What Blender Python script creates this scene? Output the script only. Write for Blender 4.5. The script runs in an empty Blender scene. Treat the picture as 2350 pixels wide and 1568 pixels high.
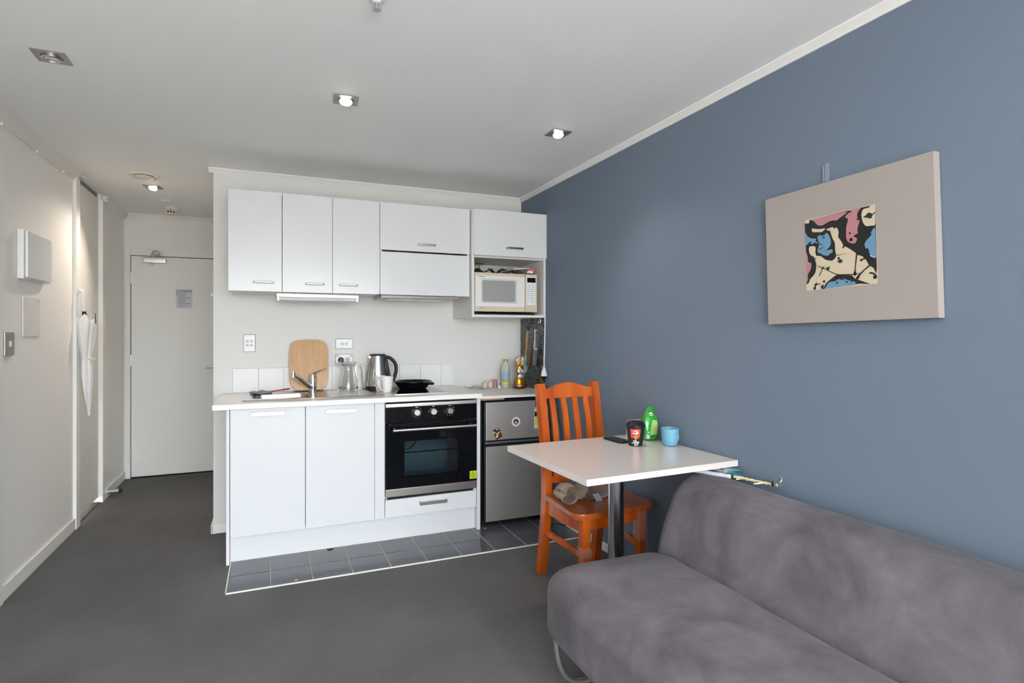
import bpy, bmesh, math, random
from mathutils import Vector, Matrix, noise
from mathutils.geometry import tessellate_polygon
R=math.radians; PI=math.pi
sc=bpy.context.scene; C=sc.collection
# ---------------------------------------------------------------- camera, sky, daylight, exposure
cam=bpy.data.cameras.new('camera'); camo=bpy.data.objects.new('camera',cam); C.objects.link(camo)
camo.location=(0,0,1.32); camo.rotation_euler=(R(90),0,R(-22.96))
cam.sensor_width=36; cam.lens=36*1309/2350; cam.shift_y=-(784-763.7)/2350; cam.clip_start=.05
sc.camera=camo
w=bpy.data.worlds.new('world'); sc.world=w; w.use_nodes=True
wb=w.node_tree.nodes['Background']; wb.inputs[0].default_value=(.93,.97,1,1); wb.inputs[1].default_value=6.0
# pale overcast sky over darker ground
wn=w.node_tree; wt=wn.nodes.new('ShaderNodeTexCoord'); ws=wn.nodes.new('ShaderNodeSeparateXYZ'); wr=wn.nodes.new('ShaderNodeValToRGB')
wr.color_ramp.elements[0].position=.49; wr.color_ramp.elements[0].color=(.42,.42,.41,1); wr.color_ramp.elements[1].position=.53; wr.color_ramp.elements[1].color=(.9,.96,1,1)
wm=wn.nodes.new('ShaderNodeMath'); wm.operation='MULTIPLY_ADD'; wm.inputs[1].default_value=.5; wm.inputs[2].default_value=.5
wn.links.new(wt.outputs['Generated'],ws.inputs[0]); wn.links.new(ws.outputs['Z'],wm.inputs[0]); wn.links.new(wm.outputs[0],wr.inputs[0]); wn.links.new(wr.outputs[0],wb.inputs[0])
def area(name,loc,rot,sx,sy,power,col):
    l=bpy.data.lights.new(name,'AREA'); l.shape='RECTANGLE'; l.size=sx; l.size_y=sy; l.energy=power; l.color=col
    o=bpy.data.objects.new(name,l); C.objects.link(o); o.location=loc; o.rotation_euler=rot; return o
# overcast sky outside the glazed end wall behind the camera; the portal only helps it find the opening
po=area('window_portal',(.33,-1.95,1.2),(R(90),0,R(180)),2.9,2.2,1,(1,1,1)); po.data.cycles.is_portal=True
# added fill lamp behind the camera, aimed up so the ceiling brightens the room
area('ceiling_fill',(.2,-.9,1.55),(R(165),0,0),.5,.5,14,(1,.985,.96))
sc.view_settings.view_transform='Standard'; sc.view_settings.look='None'; sc.view_settings.gamma=1
sc.view_settings.use_curve_mapping=False
sc.view_settings.exposure=1.70
# ---------------------------------------------------------------- materials
def lin(h):
    h=h.lstrip('#'); out=[]
    for i in (0,2,4):
        c=int(h[i:i+2],16)/255; out.append(c/12.92 if c<=.04045 else ((c+.055)/1.055)**2.4)
    return (*out,1)
MATS={}
def M(name,col,rough=.5,metal=0,var=None,bump=None,coat=0,trans=0,alpha=1,emit=None,ior=1.45,spec=.5,stretch=(1,1,1),sheen=0):
    """var=(colour2, scale, contrast) ; bump=(scale, strength, distance)"""
    if name in MATS: return MATS[name]
    m=bpy.data.materials.new(name); m.use_nodes=True; nt=m.node_tree; b=nt.nodes['Principled BSDF']
    b.inputs['Base Color'].default_value=lin(col); b.inputs['Roughness'].default_value=rough; b.inputs['Metallic'].default_value=metal
    b.inputs['Coat Weight'].default_value=coat; b.inputs['Coat Roughness'].default_value=.08
    b.inputs['Transmission Weight'].default_value=trans; b.inputs['Alpha'].default_value=alpha; b.inputs['IOR'].default_value=ior
    b.inputs['Specular IOR Level'].default_value=spec
    b.inputs['Sheen Weight'].default_value=sheen
    if emit: b.inputs['Emission Color'].default_value=lin(emit[0]); b.inputs['Emission Strength'].default_value=emit[1]
    if var or bump:
        tc=nt.nodes.new('ShaderNodeTexCoord'); mp=nt.nodes.new('ShaderNodeMapping'); nt.links.new(tc.outputs['Object'],mp.inputs[0])
        mp.inputs['Scale'].default_value=stretch
    if var:
        n=nt.nodes.new('ShaderNodeTexNoise'); n.inputs['Scale'].default_value=var[1]; n.inputs['Detail'].default_value=6; nt.links.new(mp.outputs[0],n.inputs['Vector'])
        cr=nt.nodes.new('ShaderNodeValToRGB'); cr.color_ramp.elements[0].position=.5-var[2]; cr.color_ramp.elements[1].position=.5+var[2]
        cr.color_ramp.elements[0].color=lin(var[0]); cr.color_ramp.elements[1].color=lin(col)
        nt.links.new(n.outputs[0],cr.inputs[0]); nt.links.new(cr.outputs[0],b.inputs['Base Color'])
    if bump:
        n=nt.nodes.new('ShaderNodeTexNoise'); n.inputs['Scale'].default_value=bump[0]; n.inputs['Detail'].default_value=4; nt.links.new(mp.outputs[0],n.inputs['Vector'])
        bp=nt.nodes.new('ShaderNodeBump'); bp.inputs['Strength'].default_value=bump[1]; bp.inputs['Distance'].default_value=bump[2]
        nt.links.new(n.outputs[0],bp.inputs['Height']); nt.links.new(bp.outputs[0],b.inputs['Normal'])
    MATS[name]=m; return m
def glassy(name,col=(1,1,1,1),gloss=.12,rough=.02):
    """clear thin pane: see-through with a mirror share"""
    m=bpy.data.materials.new(name); m.use_nodes=True; nt=m.node_tree; nt.nodes.clear()
    o=nt.nodes.new('ShaderNodeOutputMaterial'); t=nt.nodes.new('ShaderNodeBsdfTransparent'); t.inputs[0].default_value=col
    g=nt.nodes.new('ShaderNodeBsdfGlossy'); g.inputs['Roughness'].default_value=rough
    fr=nt.nodes.new('ShaderNodeFresnel'); fr.inputs[0].default_value=1.5
    ad=nt.nodes.new('ShaderNodeMath'); ad.operation='ADD'; ad.inputs[1].default_value=gloss; nt.links.new(fr.outputs[0],ad.inputs[0])
    mx=nt.nodes.new('ShaderNodeMixShader'); nt.links.new(ad.outputs[0],mx.inputs[0]); nt.links.new(t.outputs[0],mx.inputs[1]); nt.links.new(g.outputs[0],mx.inputs[2])
    nt.links.new(mx.outputs[0],o.inputs[0]); MATS[name]=m; return m
wallw=M('wall_paint','#dfdedb',.6,bump=(60,.05,.002))
ceilw=M('ceiling_paint','#f3f3f1',.75,bump=(50,.05,.002))
hallw=M('hall_wall_paint','#e7e4df',.6,bump=(60,.05,.002))
trimw=M('trim_paint','#eeede9',.4)
bluew=M('blue_wall_paint','#707d8e',.65,bump=(70,.06,.002),spec=.3)
doorw=M('door_paint','#e4e3df',.45)
cabw=M('gloss_cabinet','#dfe0e1',.2,spec=.35)
cabs=M('cabinet_board','#e2e1de',.4)
basew=M('base_cabinet_board','#dcdee1',.3)
topw=M('worktop_laminate','#f0ede8',.28)
steel=M('brushed_steel','#d0ccc8',.3,1,bump=(90,.08,.001),stretch=(1,1,8))
sinkm=M('sink_steel','#c9c5c1',.25,1)
chrome=M('chrome','#d8d8da',.08,1)
satin=M('satin_aluminium','#cfcfcf',.35,1)
black=M('black_plastic','#151516',.4)
blackgl=M('black_glass','#101115',.07,spec=.32)
white=M('white_plastic','#ebebeb',.3)
whitec=M('white_ceramic','#efece7',.15,coat=.4)
rubber=M('dark_rubber','#1b1b1d',.7)
darkgap=M('gap_shade','#191817',.9)  # near-black that paints the shade in gaps, slots and holes
fridgem=M('fridge_steel','#b4b1ad',.42,.75,bump=(3,.03,.01),stretch=(1,1,1))
glass=M('clear_glass','#ffffff',.02,trans=1,ior=1.45)
pane=glassy('window_glass',(1,1,1,1),.02)
ovglass=glassy('oven_glass',(.66,.70,.72,1),.0,.05)
paper=M('paper','#dedee2',.7)
ink=M('dark_ink','#3a3c48',.7)
redink=M('red_ink','#b03038',.6)
# ---------------------------------------------------------------- mesh helpers
def box(bm,x0,x1,y0,y1,z0,z1,bev=0,seg=2,mi=0):
    vs=[bm.verts.new(p) for p in ((x0,y0,z0),(x1,y0,z0),(x1,y1,z0),(x0,y1,z0),(x0,y0,z1),(x1,y0,z1),(x1,y1,z1),(x0,y1,z1))]
    fs=[bm.faces.new([vs[i] for i in f]) for f in ((3,2,1,0),(4,5,6,7),(0,1,5,4),(1,2,6,5),(2,3,7,6),(3,0,4,7))]
    for f in fs: f.material_index=mi
    if bev:
        es=list({e for f in fs for e in f.edges})
        bmesh.ops.bevel(bm,geom=es,offset=bev,segments=seg,affect='EDGES',profile=.5,clamp_overlap=True)
    return fs
def prism(bm,poly,h0,h1,fn=lambda u,v,h:(u,v,h),bev=0,mi=0):
    """poly (u,v) extruded from h0 to h1; fn maps to space"""
    a=[bm.verts.new(fn(u,v,h0)) for u,v in poly]; b=[bm.verts.new(fn(u,v,h1)) for u,v in poly]; n=len(poly)
    fs=[bm.faces.new(list(reversed(a))),bm.faces.new(b)]
    for i in range(n): fs.append(bm.faces.new((a[i],a[(i+1)%n],b[(i+1)%n],b[i])))
    for f in fs: f.material_index=mi
    if bev:
        es=list(set(fs[0].edges)|set(fs[1].edges))
        bmesh.ops.bevel(bm,geom=es,offset=bev,segments=2,affect='EDGES',profile=.5,clamp_overlap=True)
    bmesh.ops.recalc_face_normals(bm,faces=[f for f in bm.faces]); return fs
def rrect(cx,cy,wd,ht,r,n=5):
    out=[]
    for sx,sy,a0 in ((1,-1,-90),(1,1,0),(-1,1,90),(-1,-1,180)):
        for i in range(n+1):
            a=R(a0+90*i/n); out.append((cx+sx*(wd/2-r)+r*math.cos(a),cy+sy*(ht/2-r)+r*math.sin(a)))
    return out
def smoothpath(pts,n=6):
    P=[Vector(p) for p in pts]; out=[]
    for i in range(len(P)-1):
        p0=P[i-1] if i else P[0]*2-P[1]; p1=P[i]; p2=P[i+1]; p3=P[i+2] if i+2<len(P) else P[-1]*2-P[-2]
        for k in range(n):
            t=k/n; out.append(.5*((2*p1)+(p2-p0)*t+(2*p0-5*p1+4*p2-p3)*t*t+(3*p1-3*p2+p3-p0)*t**3))
    out.append(P[-1]); return out
def tube(bm,pts,r,n=10,cap=True,flat=None,mi=0):
    """round tube; r number or list; flat=(axis vector, factor) squashes the section"""
    pts=[Vector(p) for p in pts]; L=len(pts); rs=r if isinstance(r,(list,tuple)) else [r]*L
    if len(rs)!=L: rs=[rs[0]+(rs[-1]-rs[0])*i/(L-1) for i in range(L)]
    t0=(pts[1]-pts[0]).normalized(); up=Vector((0,0,1)) if abs(t0.z)<.9 else Vector((0,1,0))
    x=t0.cross(up).normalized(); rings=[]
    for i,p in enumerate(pts):
        t=(pts[min(i+1,L-1)]-pts[max(i-1,0)]).normalized(); x=(x-t*x.dot(t)).normalized(); y=t.cross(x)
        ring=[]
        for k in range(n):
            a=2*PI*k/n; d=x*math.cos(a)*rs[i]+y*math.sin(a)*rs[i]
            if flat: ax=Vector(flat[0]); d-=ax*d.dot(ax)*(1-flat[1])
            ring.append(bm.verts.new(p+d))
        rings.append(ring)
    fs=[]
    for a,b in zip(rings,rings[1:]):
        for k in range(n): fs.append(bm.faces.new((a[k],a[(k+1)%n],b[(k+1)%n],b[k])))
    if cap: fs.append(bm.faces.new(list(reversed(rings[0])))); fs.append(bm.faces.new(rings[-1]))
    for f in fs: f.material_index=mi
    return fs
def bar(bm,pts,wx,wy,xdir):
    """rectangular section swept along pts; wx across xdir, wy across the other way"""
    pts=[Vector(p) for p in pts]; xd=Vector(xdir); rings=[]
    for i,p in enumerate(pts):
        t=(pts[min(i+1,len(pts)-1)]-pts[max(i-1,0)]).normalized(); y=t.cross(xd).normalized()
        rings.append([bm.verts.new(p+xd*sx*wx/2+y*sy*wy/2) for sx,sy in ((-1,-1),(1,-1),(1,1),(-1,1))])
    fs=[]
    for a,b in zip(rings,rings[1:]):
        for k in range(4): fs.append(bm.faces.new((a[k],a[(k+1)%4],b[(k+1)%4],b[k])))
    fs.append(bm.faces.new(list(reversed(rings[0])))); fs.append(bm.faces.new(rings[-1]))
    bmesh.ops.recalc_face_normals(bm,faces=fs)
    return fs
def lathe(bm,prof,cx,cy,n=32,axis='z',closed=False,sq=(1,1),wob=None,mi=0):
    """prof [(r,h)] about a vertical axis at cx,cy"""
    rings=[]
    for r,h in prof:
        if r<1e-6: rings.append([bm.verts.new((cx,cy,h))]); continue
        ring=[]
        for k in range(n):
            a=2*PI*k/n; rr=r*(wob(a,h) if wob else 1); ring.append(bm.verts.new((cx+rr*math.cos(a)*sq[0],cy+rr*math.sin(a)*sq[1],h)))
        rings.append(ring)
    fs=[]
    for a,b in zip(rings,rings[1:]):
        if len(a)==1 and len(b)==1: continue
        for k in range(n):
            k2=(k+1)%n
            if len(a)==1: fs.append(bm.faces.new((a[0],b[k2],b[k])))
            elif len(b)==1: fs.append(bm.faces.new((a[k],a[k2],b[0])))
            else: fs.append(bm.faces.new((a[k],a[k2],b[k2],b[k])))
    for f in fs: f.material_index=mi
    bmesh.ops.recalc_face_normals(bm,faces=fs); return fs
def axcoords(h,r,k,m):
    a=[-h+r*(1-math.cos(PI/2*i/k)) if 0 else -h+r*i/k for i in range(k)]
    b=[-h+r+(2*h-2*r)*i/m for i in range(m+1)]
    return a+b+[-x for x in reversed(a)]
def softbox(bm,x0,x1,y0,y1,z0,z1,r,k=6,m=(6,12,4),warp=None):
    """box with wide rounded edges on a dense grid (upholstery)"""
    c=Vector(((x0+x1)/2,(y0+y1)/2,(z0+z1)/2)); h=((x1-x0)/2,(y1-y0)/2,(z1-z0)/2)
    ax=[axcoords(h[i],r[i],k,m[i]) for i in range(3)]; cache={}
    def V(p):
        key=(round(p[0],5),round(p[1],5),round(p[2],5))
        if key in cache: return cache[key]
        q=Vector([max(-(h[i]-r[i]),min(h[i]-r[i],p[i])) for i in range(3)]); d=Vector([(p[i]-q[i])/r[i] for i in range(3)])
        if d.length>0:
            mx=max(abs(v) for v in d); d=Vector([math.tan(v*PI/4)/1 for v in d]).normalized()*1.0
        pos=c+q+Vector([d[i]*r[i] for i in range(3)])
        if warp: pos=warp(pos)
        cache[key]=bm.verts.new(pos); return cache[key]
    for a,b,s in ((0,1,2),(1,2,0),(2,0,1)):
        for sign in (-1,1):
            for i in range(len(ax[a])-1):
                for j in range(len(ax[b])-1):
                    qs=[]
                    for di,dj in ((0,0),(1,0),(1,1),(0,1)):
                        p=[0,0,0]; p[a]=ax[a][i+di]; p[b]=ax[b][j+dj]; p[s]=sign*h[s]; qs.append(V(p))
                    if sign<0: qs.reverse()
                    if len(set(qs))==4: bm.faces.new(qs)
def disc(bm,c,r,nrm,n=24,th=.001,mi=0):
    c=Vector(c); nn=Vector(nrm).normalized(); tube(bm,[c,c+nn*th],r,n,mi=mi)
# ---------------------------------------------------------------- object helpers
def worldloc(p):
    v=Vector((0,0,0))
    while p: v+=p.location; p=p.parent
    return v
def obj(name,bm,mat,parent=None,local=False,flat=False,ang=38):
    """link a bmesh as one object; world coordinates unless local"""
    me=bpy.data.meshes.new(name); bm.to_mesh(me); bm.free()
    for m in (mat if isinstance(mat,(list,tuple)) else [mat]): me.materials.append(m)
    if not flat:
        me.polygons.foreach_set('use_smooth',[True]*len(me.polygons)); me.set_sharp_from_angle(angle=R(ang))
    o=bpy.data.objects.new(name,me); C.objects.link(o)
    if not flat:
        wn_=o.modifiers.new('even_shading','WEIGHTED_NORMAL'); wn_.keep_sharp=True; wn_.weight=100
    if parent:
        o.parent=parent
        if not local: me.transform(Matrix.Translation(-worldloc(parent)))
    elif not local:
        co=[v.co for v in me.vertices]; c=Vector(((min(v.x for v in co)+max(v.x for v in co))/2,(min(v.y for v in co)+max(v.y for v in co))/2,min(v.z for v in co)))
        me.transform(Matrix.Translation(-c)); o.location=c
    return o
def tag(o,label,cat,group=None):
    o['label']=label; o['category']=cat
    if group: o['group']=group
    return o
def thing(name,label,cat,loc=(0,0,0),rotz=0,group=None):
    o=bpy.data.objects.new(name,None); C.objects.link(o); o.empty_display_size=.05; o.location=loc; o.rotation_euler=(0,0,rotz); return tag(o,label,cat,group)
def struct(name,bm,mat,parent=None):
    o=obj(name,bm,mat,parent)
    if not parent: o['kind']='structure'
    return o
def B(): return bmesh.new()
def boxo(name,args,mat,parent=None,bev=0,local=False,seg=2):
    bm=B(); box(bm,*args,bev=bev,seg=seg); return obj(name,bm,mat,parent,local)
def dup(root,loc=None,rotz=None,label=None):
    r=root.copy(); C.objects.link(r)
    if loc is not None: r.location=loc
    if rotz is not None: r.rotation_euler=(0,0,rotz)
    if label: r['label']=label
    for ch in list(root.children):
        c=ch.copy(); C.objects.link(c); c.parent=r
        for g in list(ch.children):
            d=g.copy(); C.objects.link(d); d.parent=c
    return r
def text(name,body,size,fn,mat,parent,local=False,align='CENTER',extrude=.0003,bold=0,sx=1):
    cu=bpy.data.curves.new('lettering','FONT'); cu.body=body; cu.size=size; cu.align_x=align; cu.extrude=extrude; cu.offset=bold; cu.resolution_u=2
    cu.space_line=.85
    o=bpy.data.objects.new('lettering',cu); C.objects.link(o); dg=bpy.context.evaluated_depsgraph_get(); dg.update()
    me=bpy.data.meshes.new_from_object(o.evaluated_get(dg)); bpy.data.objects.remove(o); bpy.data.curves.remove(cu)
    for v in me.vertices: v.co=fn(v.co.x*sx,v.co.y,v.co.z+extrude)
    me.materials.clear(); me.materials.append(mat); me.name=name
    t=bpy.data.objects.new(name,me); C.objects.link(t); t.parent=parent
    if not local: me.transform(Matrix.Translation(-worldloc(parent)))
    return t
def xzface(y,x0,z0): return lambda u,v,d: Vector((x0+u,y-d,z0+v))   # facing -y
# ================================================================ THE SETTING
BX=1.866; LX=-1.215; KY=4.215; DY=6.10; BY=-1.9; CH=2.40
carpet=M('carpet','#6c6c6d',.95,var=('#59595a',260,.25),bump=(420,.6,.006),stretch=(1,.45,1))
nt=carpet.node_tree; # large soft wear marks in the pile
b=nt.nodes['Principled BSDF']; src=b.inputs['Base Color'].links[0].from_socket
n2=nt.nodes.new('ShaderNodeTexNoise'); n2.inputs['Scale'].default_value=2.2; n2.inputs['Detail'].default_value=5
tc=[n for n in nt.nodes if n.type=='TEX_COORD'][0]; nt.links.new(tc.outputs['Object'],n2.inputs['Vector'])
mr=nt.nodes.new('ShaderNodeMapRange'); mr.inputs[1].default_value=.3; mr.inputs[2].default_value=.7; mr.inputs[3].default_value=.84; mr.inputs[4].default_value=1.12; nt.links.new(n2.outputs[0],mr.inputs[0])
wv=nt.nodes.new('ShaderNodeTexWave'); wv.inputs['Scale'].default_value=34; wv.inputs['Distortion'].default_value=1.5; wv.inputs['Detail'].default_value=2; nt.links.new(tc.outputs['Object'],wv.inputs['Vector'])
rb=nt.nodes.new('ShaderNodeMapRange'); rb.inputs[3].default_value=.9; rb.inputs[4].default_value=1.07; nt.links.new(wv.outputs['Fac'],rb.inputs[0])
mm=nt.nodes.new('ShaderNodeMath'); mm.operation='MULTIPLY'; nt.links.new(mr.outputs[0],mm.inputs[0]); nt.links.new(rb.outputs[0],mm.inputs[1])
mx=nt.nodes.new('ShaderNodeVectorMath'); mx.operation='SCALE'; nt.links.new(src,mx.inputs[0]); nt.links.new(mm.outputs[0],mx.inputs['Scale']); nt.links.new(mx.outputs[0],b.inputs['Base Color'])
bm=B(); box(bm,LX-.1,BX+.1,BY,DY+.1,-.1,0); floor=struct('floor',bm,carpet); 
# tiled strip in front of the kitchen: grout bed and one object per tile
grout=M('grout','#b9b3a8',.8); tilem=M('floor_tile','#565861',.2,var=('#4c4e56',5,.3),coat=.15,bump=(8,.04,.003))
bm=B(); box(bm,-.207,BX,3.208,4.2,0,.002); g=obj('tile_bed',bm,grout,floor)
me=None
for j in range(4):
    for i in range(10):
        x0=-.2045+.2085*i; y0=3.214+.2085*j; x1=min(x0+.2035,BX-.002)
        if j>=2 and x0<1.2: continue
        if x1-x0<.02: continue
        full=x1-x0>.2
        if full and me:
            t=bpy.data.objects.new('tile',me); C.objects.link(t); t.parent=floor
        else:
            bm=B(); box(bm,0,x1-x0,0,.2035,.0005,.0045,bev=.0012,seg=1); 
            m2=bpy.data.meshes.new('tile'); bm.to_mesh(m2); bm.free(); m2.materials.append(tilem)
            t=bpy.data.objects.new('tile',m2); C.objects.link(t); t.parent=floor
            if full: me=m2
        t.location=Vector((x0,y0,0))-floor.location
edge=M('tile_edge_strip','#e9e7e0',.4)
bm=B(); box(bm,-.211,BX,3.204,3.211,0,.006); box(bm,-.2115,-.2065,3.204,3.63,0,.006); struct('trim_1',bm,edge)
# ceiling, with the pocket over the sliding closet doors
bm=B(); box(bm,LX-.7,BX+.1,BY,DY+.1,CH,CH+.12)
struct('ceiling',bm,ceilw)
bm=B(); box(bm,BX,BX+.1,BY,KY+2,0,CH); wb_=struct('wall_right',bm,bluew)
bm=B(); box(bm,-.345,BX,KY,DY,0,CH); struct('wall_kitchen',bm,wallw)
bm=B(); box(bm,LX-.12,-.345,DY,DY+.1,0,CH); struct('wall_entrance',bm,hallw)
bm=B(); box(bm,LX-.12,LX,BY,2.62,0,CH); box(bm,LX-.12,LX,2.62,3.46,2.03,CH); box(bm,LX-.12,LX,3.46,4.735,0,CH); box(bm,LX-.12,LX,5.33,DY,0,CH)
box(bm,LX-.62,LX-.6,4.5,5.6,0,CH); box(bm,LX-.6,LX-.12,4.5,4.52,0,CH); box(bm,LX-.6,LX-.12,5.58,5.6,0,CH)
struct('wall_left',bm,M('left_wall_lit_paint','#f3f0ec',.6,bump=(60,.05,.002)))  # hall paint lightened here to stand in for more light on this wall
# glazed end wall behind the camera
bm=B(); box(bm,LX,-1.1,BY-.1,BY,0,CH); box(bm,1.76,BX,BY-.1,BY,0,CH); box(bm,-1.1,1.76,BY-.1,BY,2.28,CH); box(bm,-1.1,1.76,BY-.1,BY,0,.12); struct('wall_window',bm,wallw)
bm=B()
for x in (-1.1,.3,1.7): box(bm,x,x+.06,BY-.08,BY-.02,.12,2.28,bev=.004)
for z in (.12,2.22): box(bm,-1.04,1.7,BY-.08,BY-.02,z,z+.06,bev=.004)
win=struct('window_1',bm,trimw)
for x in (-1.04,.36):
    bm=B(); box(bm,x,x+1.34,BY-.052,BY-.048,.18,2.22); obj('window_pane',bm,pane,win)
# cornices
def cornice(name,poly,fn,h0,h1,mat=trimw):
    bm=B(); prism(bm,poly,h0,h1,fn); return struct(name,bm,mat)
cp=[(0,0),(.028,0),(.028,-.006),(.02,-.012),(.010,-.022),(.006,-.03),(0,-.03)]
cornice('trim_2',cp,lambda u,v,h:(h,KY-u,CH+v),-.373,BX)
cornice('trim_3',cp,lambda u,v,h:(BX-u,h,CH+v),BY,KY)
cornice('trim_4',[(-.005,0),(.035,0),(.035,-.008),(.008,-.055),(.0,-.06),(-.005,-.06)],lambda u,v,h:(LX+u,h,CH+v),BY,4.70,hallw)
cornice('trim_5',[(-.005,0),(.035,0),(.035,-.008),(.008,-.055),(.0,-.06),(-.005,-.06)],lambda u,v,h:(LX+u,h,CH+v),5.396,DY,hallw)
cornice('trim_6',cp,lambda u,v,h:(h,DY-u,CH+v*1.2),LX,-.345,hallw)
cornice('trim_7',cp,lambda u,v,h:(-.345-u,h,CH+v),KY,DY,wallw)
# skirtings
def skirt(name,a): bm=B(); box(bm,*a,bev=.004); struct(name,bm,trimw)
skirt('baseboard_left',(LX,LX+.014,3.52,4.655,0,.078)); skirt('baseboard_hall',(LX,LX+.014,5.42,DY,0,.075))
skirt('baseboard_kitchen',(-.357,-.232,KY-.014,KY,0,.06)); skirt('baseboard_corner',(-.359,-.345,KY-.014,DY,0,.06))
skirt('baseboard_right',(BX-.012,BX,2.9,3.62,0,.05))
# closet jambs, sliding doors
bm=B(); box(bm,LX-.1,LX+.02,4.655,4.738,0,2.365,bev=.003); struct('trim_8',bm,trimw)
bm=B(); box(bm,LX-.1,LX+.016,5.327,5.395,0,2.352,bev=.003); struct('trim_9',bm,trimw)
bm=B(); box(bm,LX-.04,LX-.010,4.735,5.03,.042,2.362,bev=.002); d2=struct('door_2',bm,hallw)
bm=B(); box(bm,LX-.045,LX-.014,5.033,5.33,.042,2.362,bev=.002); d3=struct('door_3',bm,hallw)
bm=B(); box(bm,LX-.016,LX-.011,5.17,5.18,1.0,1.13,bev=.001); obj('door_handle',bm,steel,d3)
bm=B(); box(bm,LX-.09,LX-.085,4.735,5.33,2.36,2.4); box(bm,LX-.03,LX-.022,4.735,5.33,2.375,2.4); struct('trim_10',bm,M('track_metal','#8a8783',.5,.6))
bm=B(); box(bm,LX-.05,LX-.005,4.735,5.33,0,.006); struct('trim_11',bm,M('shaded_floor_track','#3b3937',.6,.2))  # track coloured dark as the shade in the gap under the doors
# side door in the left wall, just outside the frame
bm=B(); box(bm,LX-.06,LX-.02,2.63,3.45,.01,2.025,bev=.002); struct('door_4',bm,doorw)
bm=B(); box(bm,LX-.1,LX+.02,3.46,3.52,0,2.09,bev=.003); box(bm,LX-.1,LX+.02,2.56,2.62,0,2.09,bev=.003); box(bm,LX-.1,LX+.02,2.62,3.46,2.03,2.09,bev=.003); struct('trim_12',bm,trimw)
# entrance door
DF=DY-.012
bm=B(); box(bm,LX+.011,-1.164,DF,DY,0,2.09,bev=.002); box(bm,-1.164,-.346,DF,DY,2.022,2.09,bev=.002); struct('trim_13',bm,doorw)
bm=B(); box(bm,-1.164,-.346,DY-.004,DY-.001,0,2.022); struct('door_gap_shade',bm,darkgap)  # dark sheet behind the door, painted as the shade in the gap round it
bm=B(); box(bm,-1.158,-.36,DF-.004,DY-.005,.014,2.016,bev=.002); d1=struct('door_1',bm,doorw)
for z in (1.765,1.02,.17):
    bm=B(); tube(bm,[(-1.161,DF-.007,z),(-1.161,DF-.007,z+.1)],.006,10); box(bm,-1.17,-1.15,DF-.006,DF-.0035,z,z+.1); obj('hinge',bm,satin,d1)
h=B(); tube(h,smoothpath([(-.42,DF,.998),(-.42,DF-.05,.998),(-.44,DF-.055,.998),(-.56,DF-.055,.998)],5),.010,10); tube(h,[(-.42,DF-.004,.998),(-.42,DF-.012,.998)],.026,24)
obj('door_handle',h,satin,d1)
bm=B(); box(bm,-.56,-.555,DF-.008,DF-.003,.03,.035); 
bm.free()
# door closer on the door head
cl=thing('door_closer','silver hydraulic closer at the top of the entrance door','door closer',(-.96,DF-.005,1.98))
bm=B(); box(bm,-1.062,-.88,DF-.055,DF-.005,1.953,2.003,bev=.008); obj('closer_body',bm,satin,cl)
bm=B(); tube(bm,[(-.99,DF-.03,1.935),(-.99,DF-.03,2.03)],.012,14); bar(bm,[(-.99,DF-.03,2.022),(-.955,DF-.06,2.026),(-.93,DF-.02,2.034)],.02,.005,(0,0,1)); tube(bm,[(-.935,DF-.02,2.03),(-.935,DF-.02,2.06)],.007,10); box(bm,-.96,-.90,DF-.03,DF,2.032,2.042,bev=.002)
tube(bm,smoothpath([(-.99,DF-.03,2.03),(-.975,DF-.05,2.06),(-.95,DF-.02,2.065)],4),.006,8); obj('closer_arm',bm,chrome,cl)
# safety notice
no=boxo('notice',(-.806,-.672,DF-.0065,DF-.0045,1.545,1.722),M('notice_paper','#c9cbd6',.5)); tag(no,'small printed notice sheet with a blue heading stuck on the entrance door','notice')
fn=lambda u,v,d: Vector((-.739+u,DF-.0068-d,1.634+v))
for nm,rows,mt in (('heading',[(-.06,.06,.072,.083)],M('heading_blue','#5b6688',.6)),('mark',[(-.064,-.056,z,z+.006) for z in (.06,.05,.04,.03)]+[(.05,.058,.062,.07),(-.05,.04,.063,.067)],redink)):
    bm=B()
    for a in rows: prism(bm,[(a[0],a[2]),(a[1],a[2]),(a[1],a[3]),(a[0],a[3])],0,.0003,fn)
    obj(nm,bm,mt,no,flat=True)
random.seed(4); bm=B()
z=.05
for k in range(21):
    wd=random.uniform(.05,.105); 
    if k%3!=2: prism(bm,[(-.048,z),(-.048+wd,z),(-.048+wd,z+.0022),(-.048,z+.0022)],0,.0002,fn)
    z-=.0062
o=obj('printed_lines',bm,ink,no,flat=True); o['kind']='stuff'
text('heading_text','EMERGENCY ACTION',.0115,lambda u,v,d: fn(u,v+.0735,d+.0003),M('print_white','#eeeef4',.6),no)
# door stop
bm=B(); tube(bm,[(LX+.013,5.475,.045),(LX+.09,5.475,.045)],.017,16); tube(bm,[(LX+.09,5.475,.045),(LX+.11,5.475,.045)],.018,16,mi=1)
tag(obj('door_stop',bm,[satin,rubber]),'short metal door stop with black rubber tip on the hall skirting','door stop')
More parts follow.
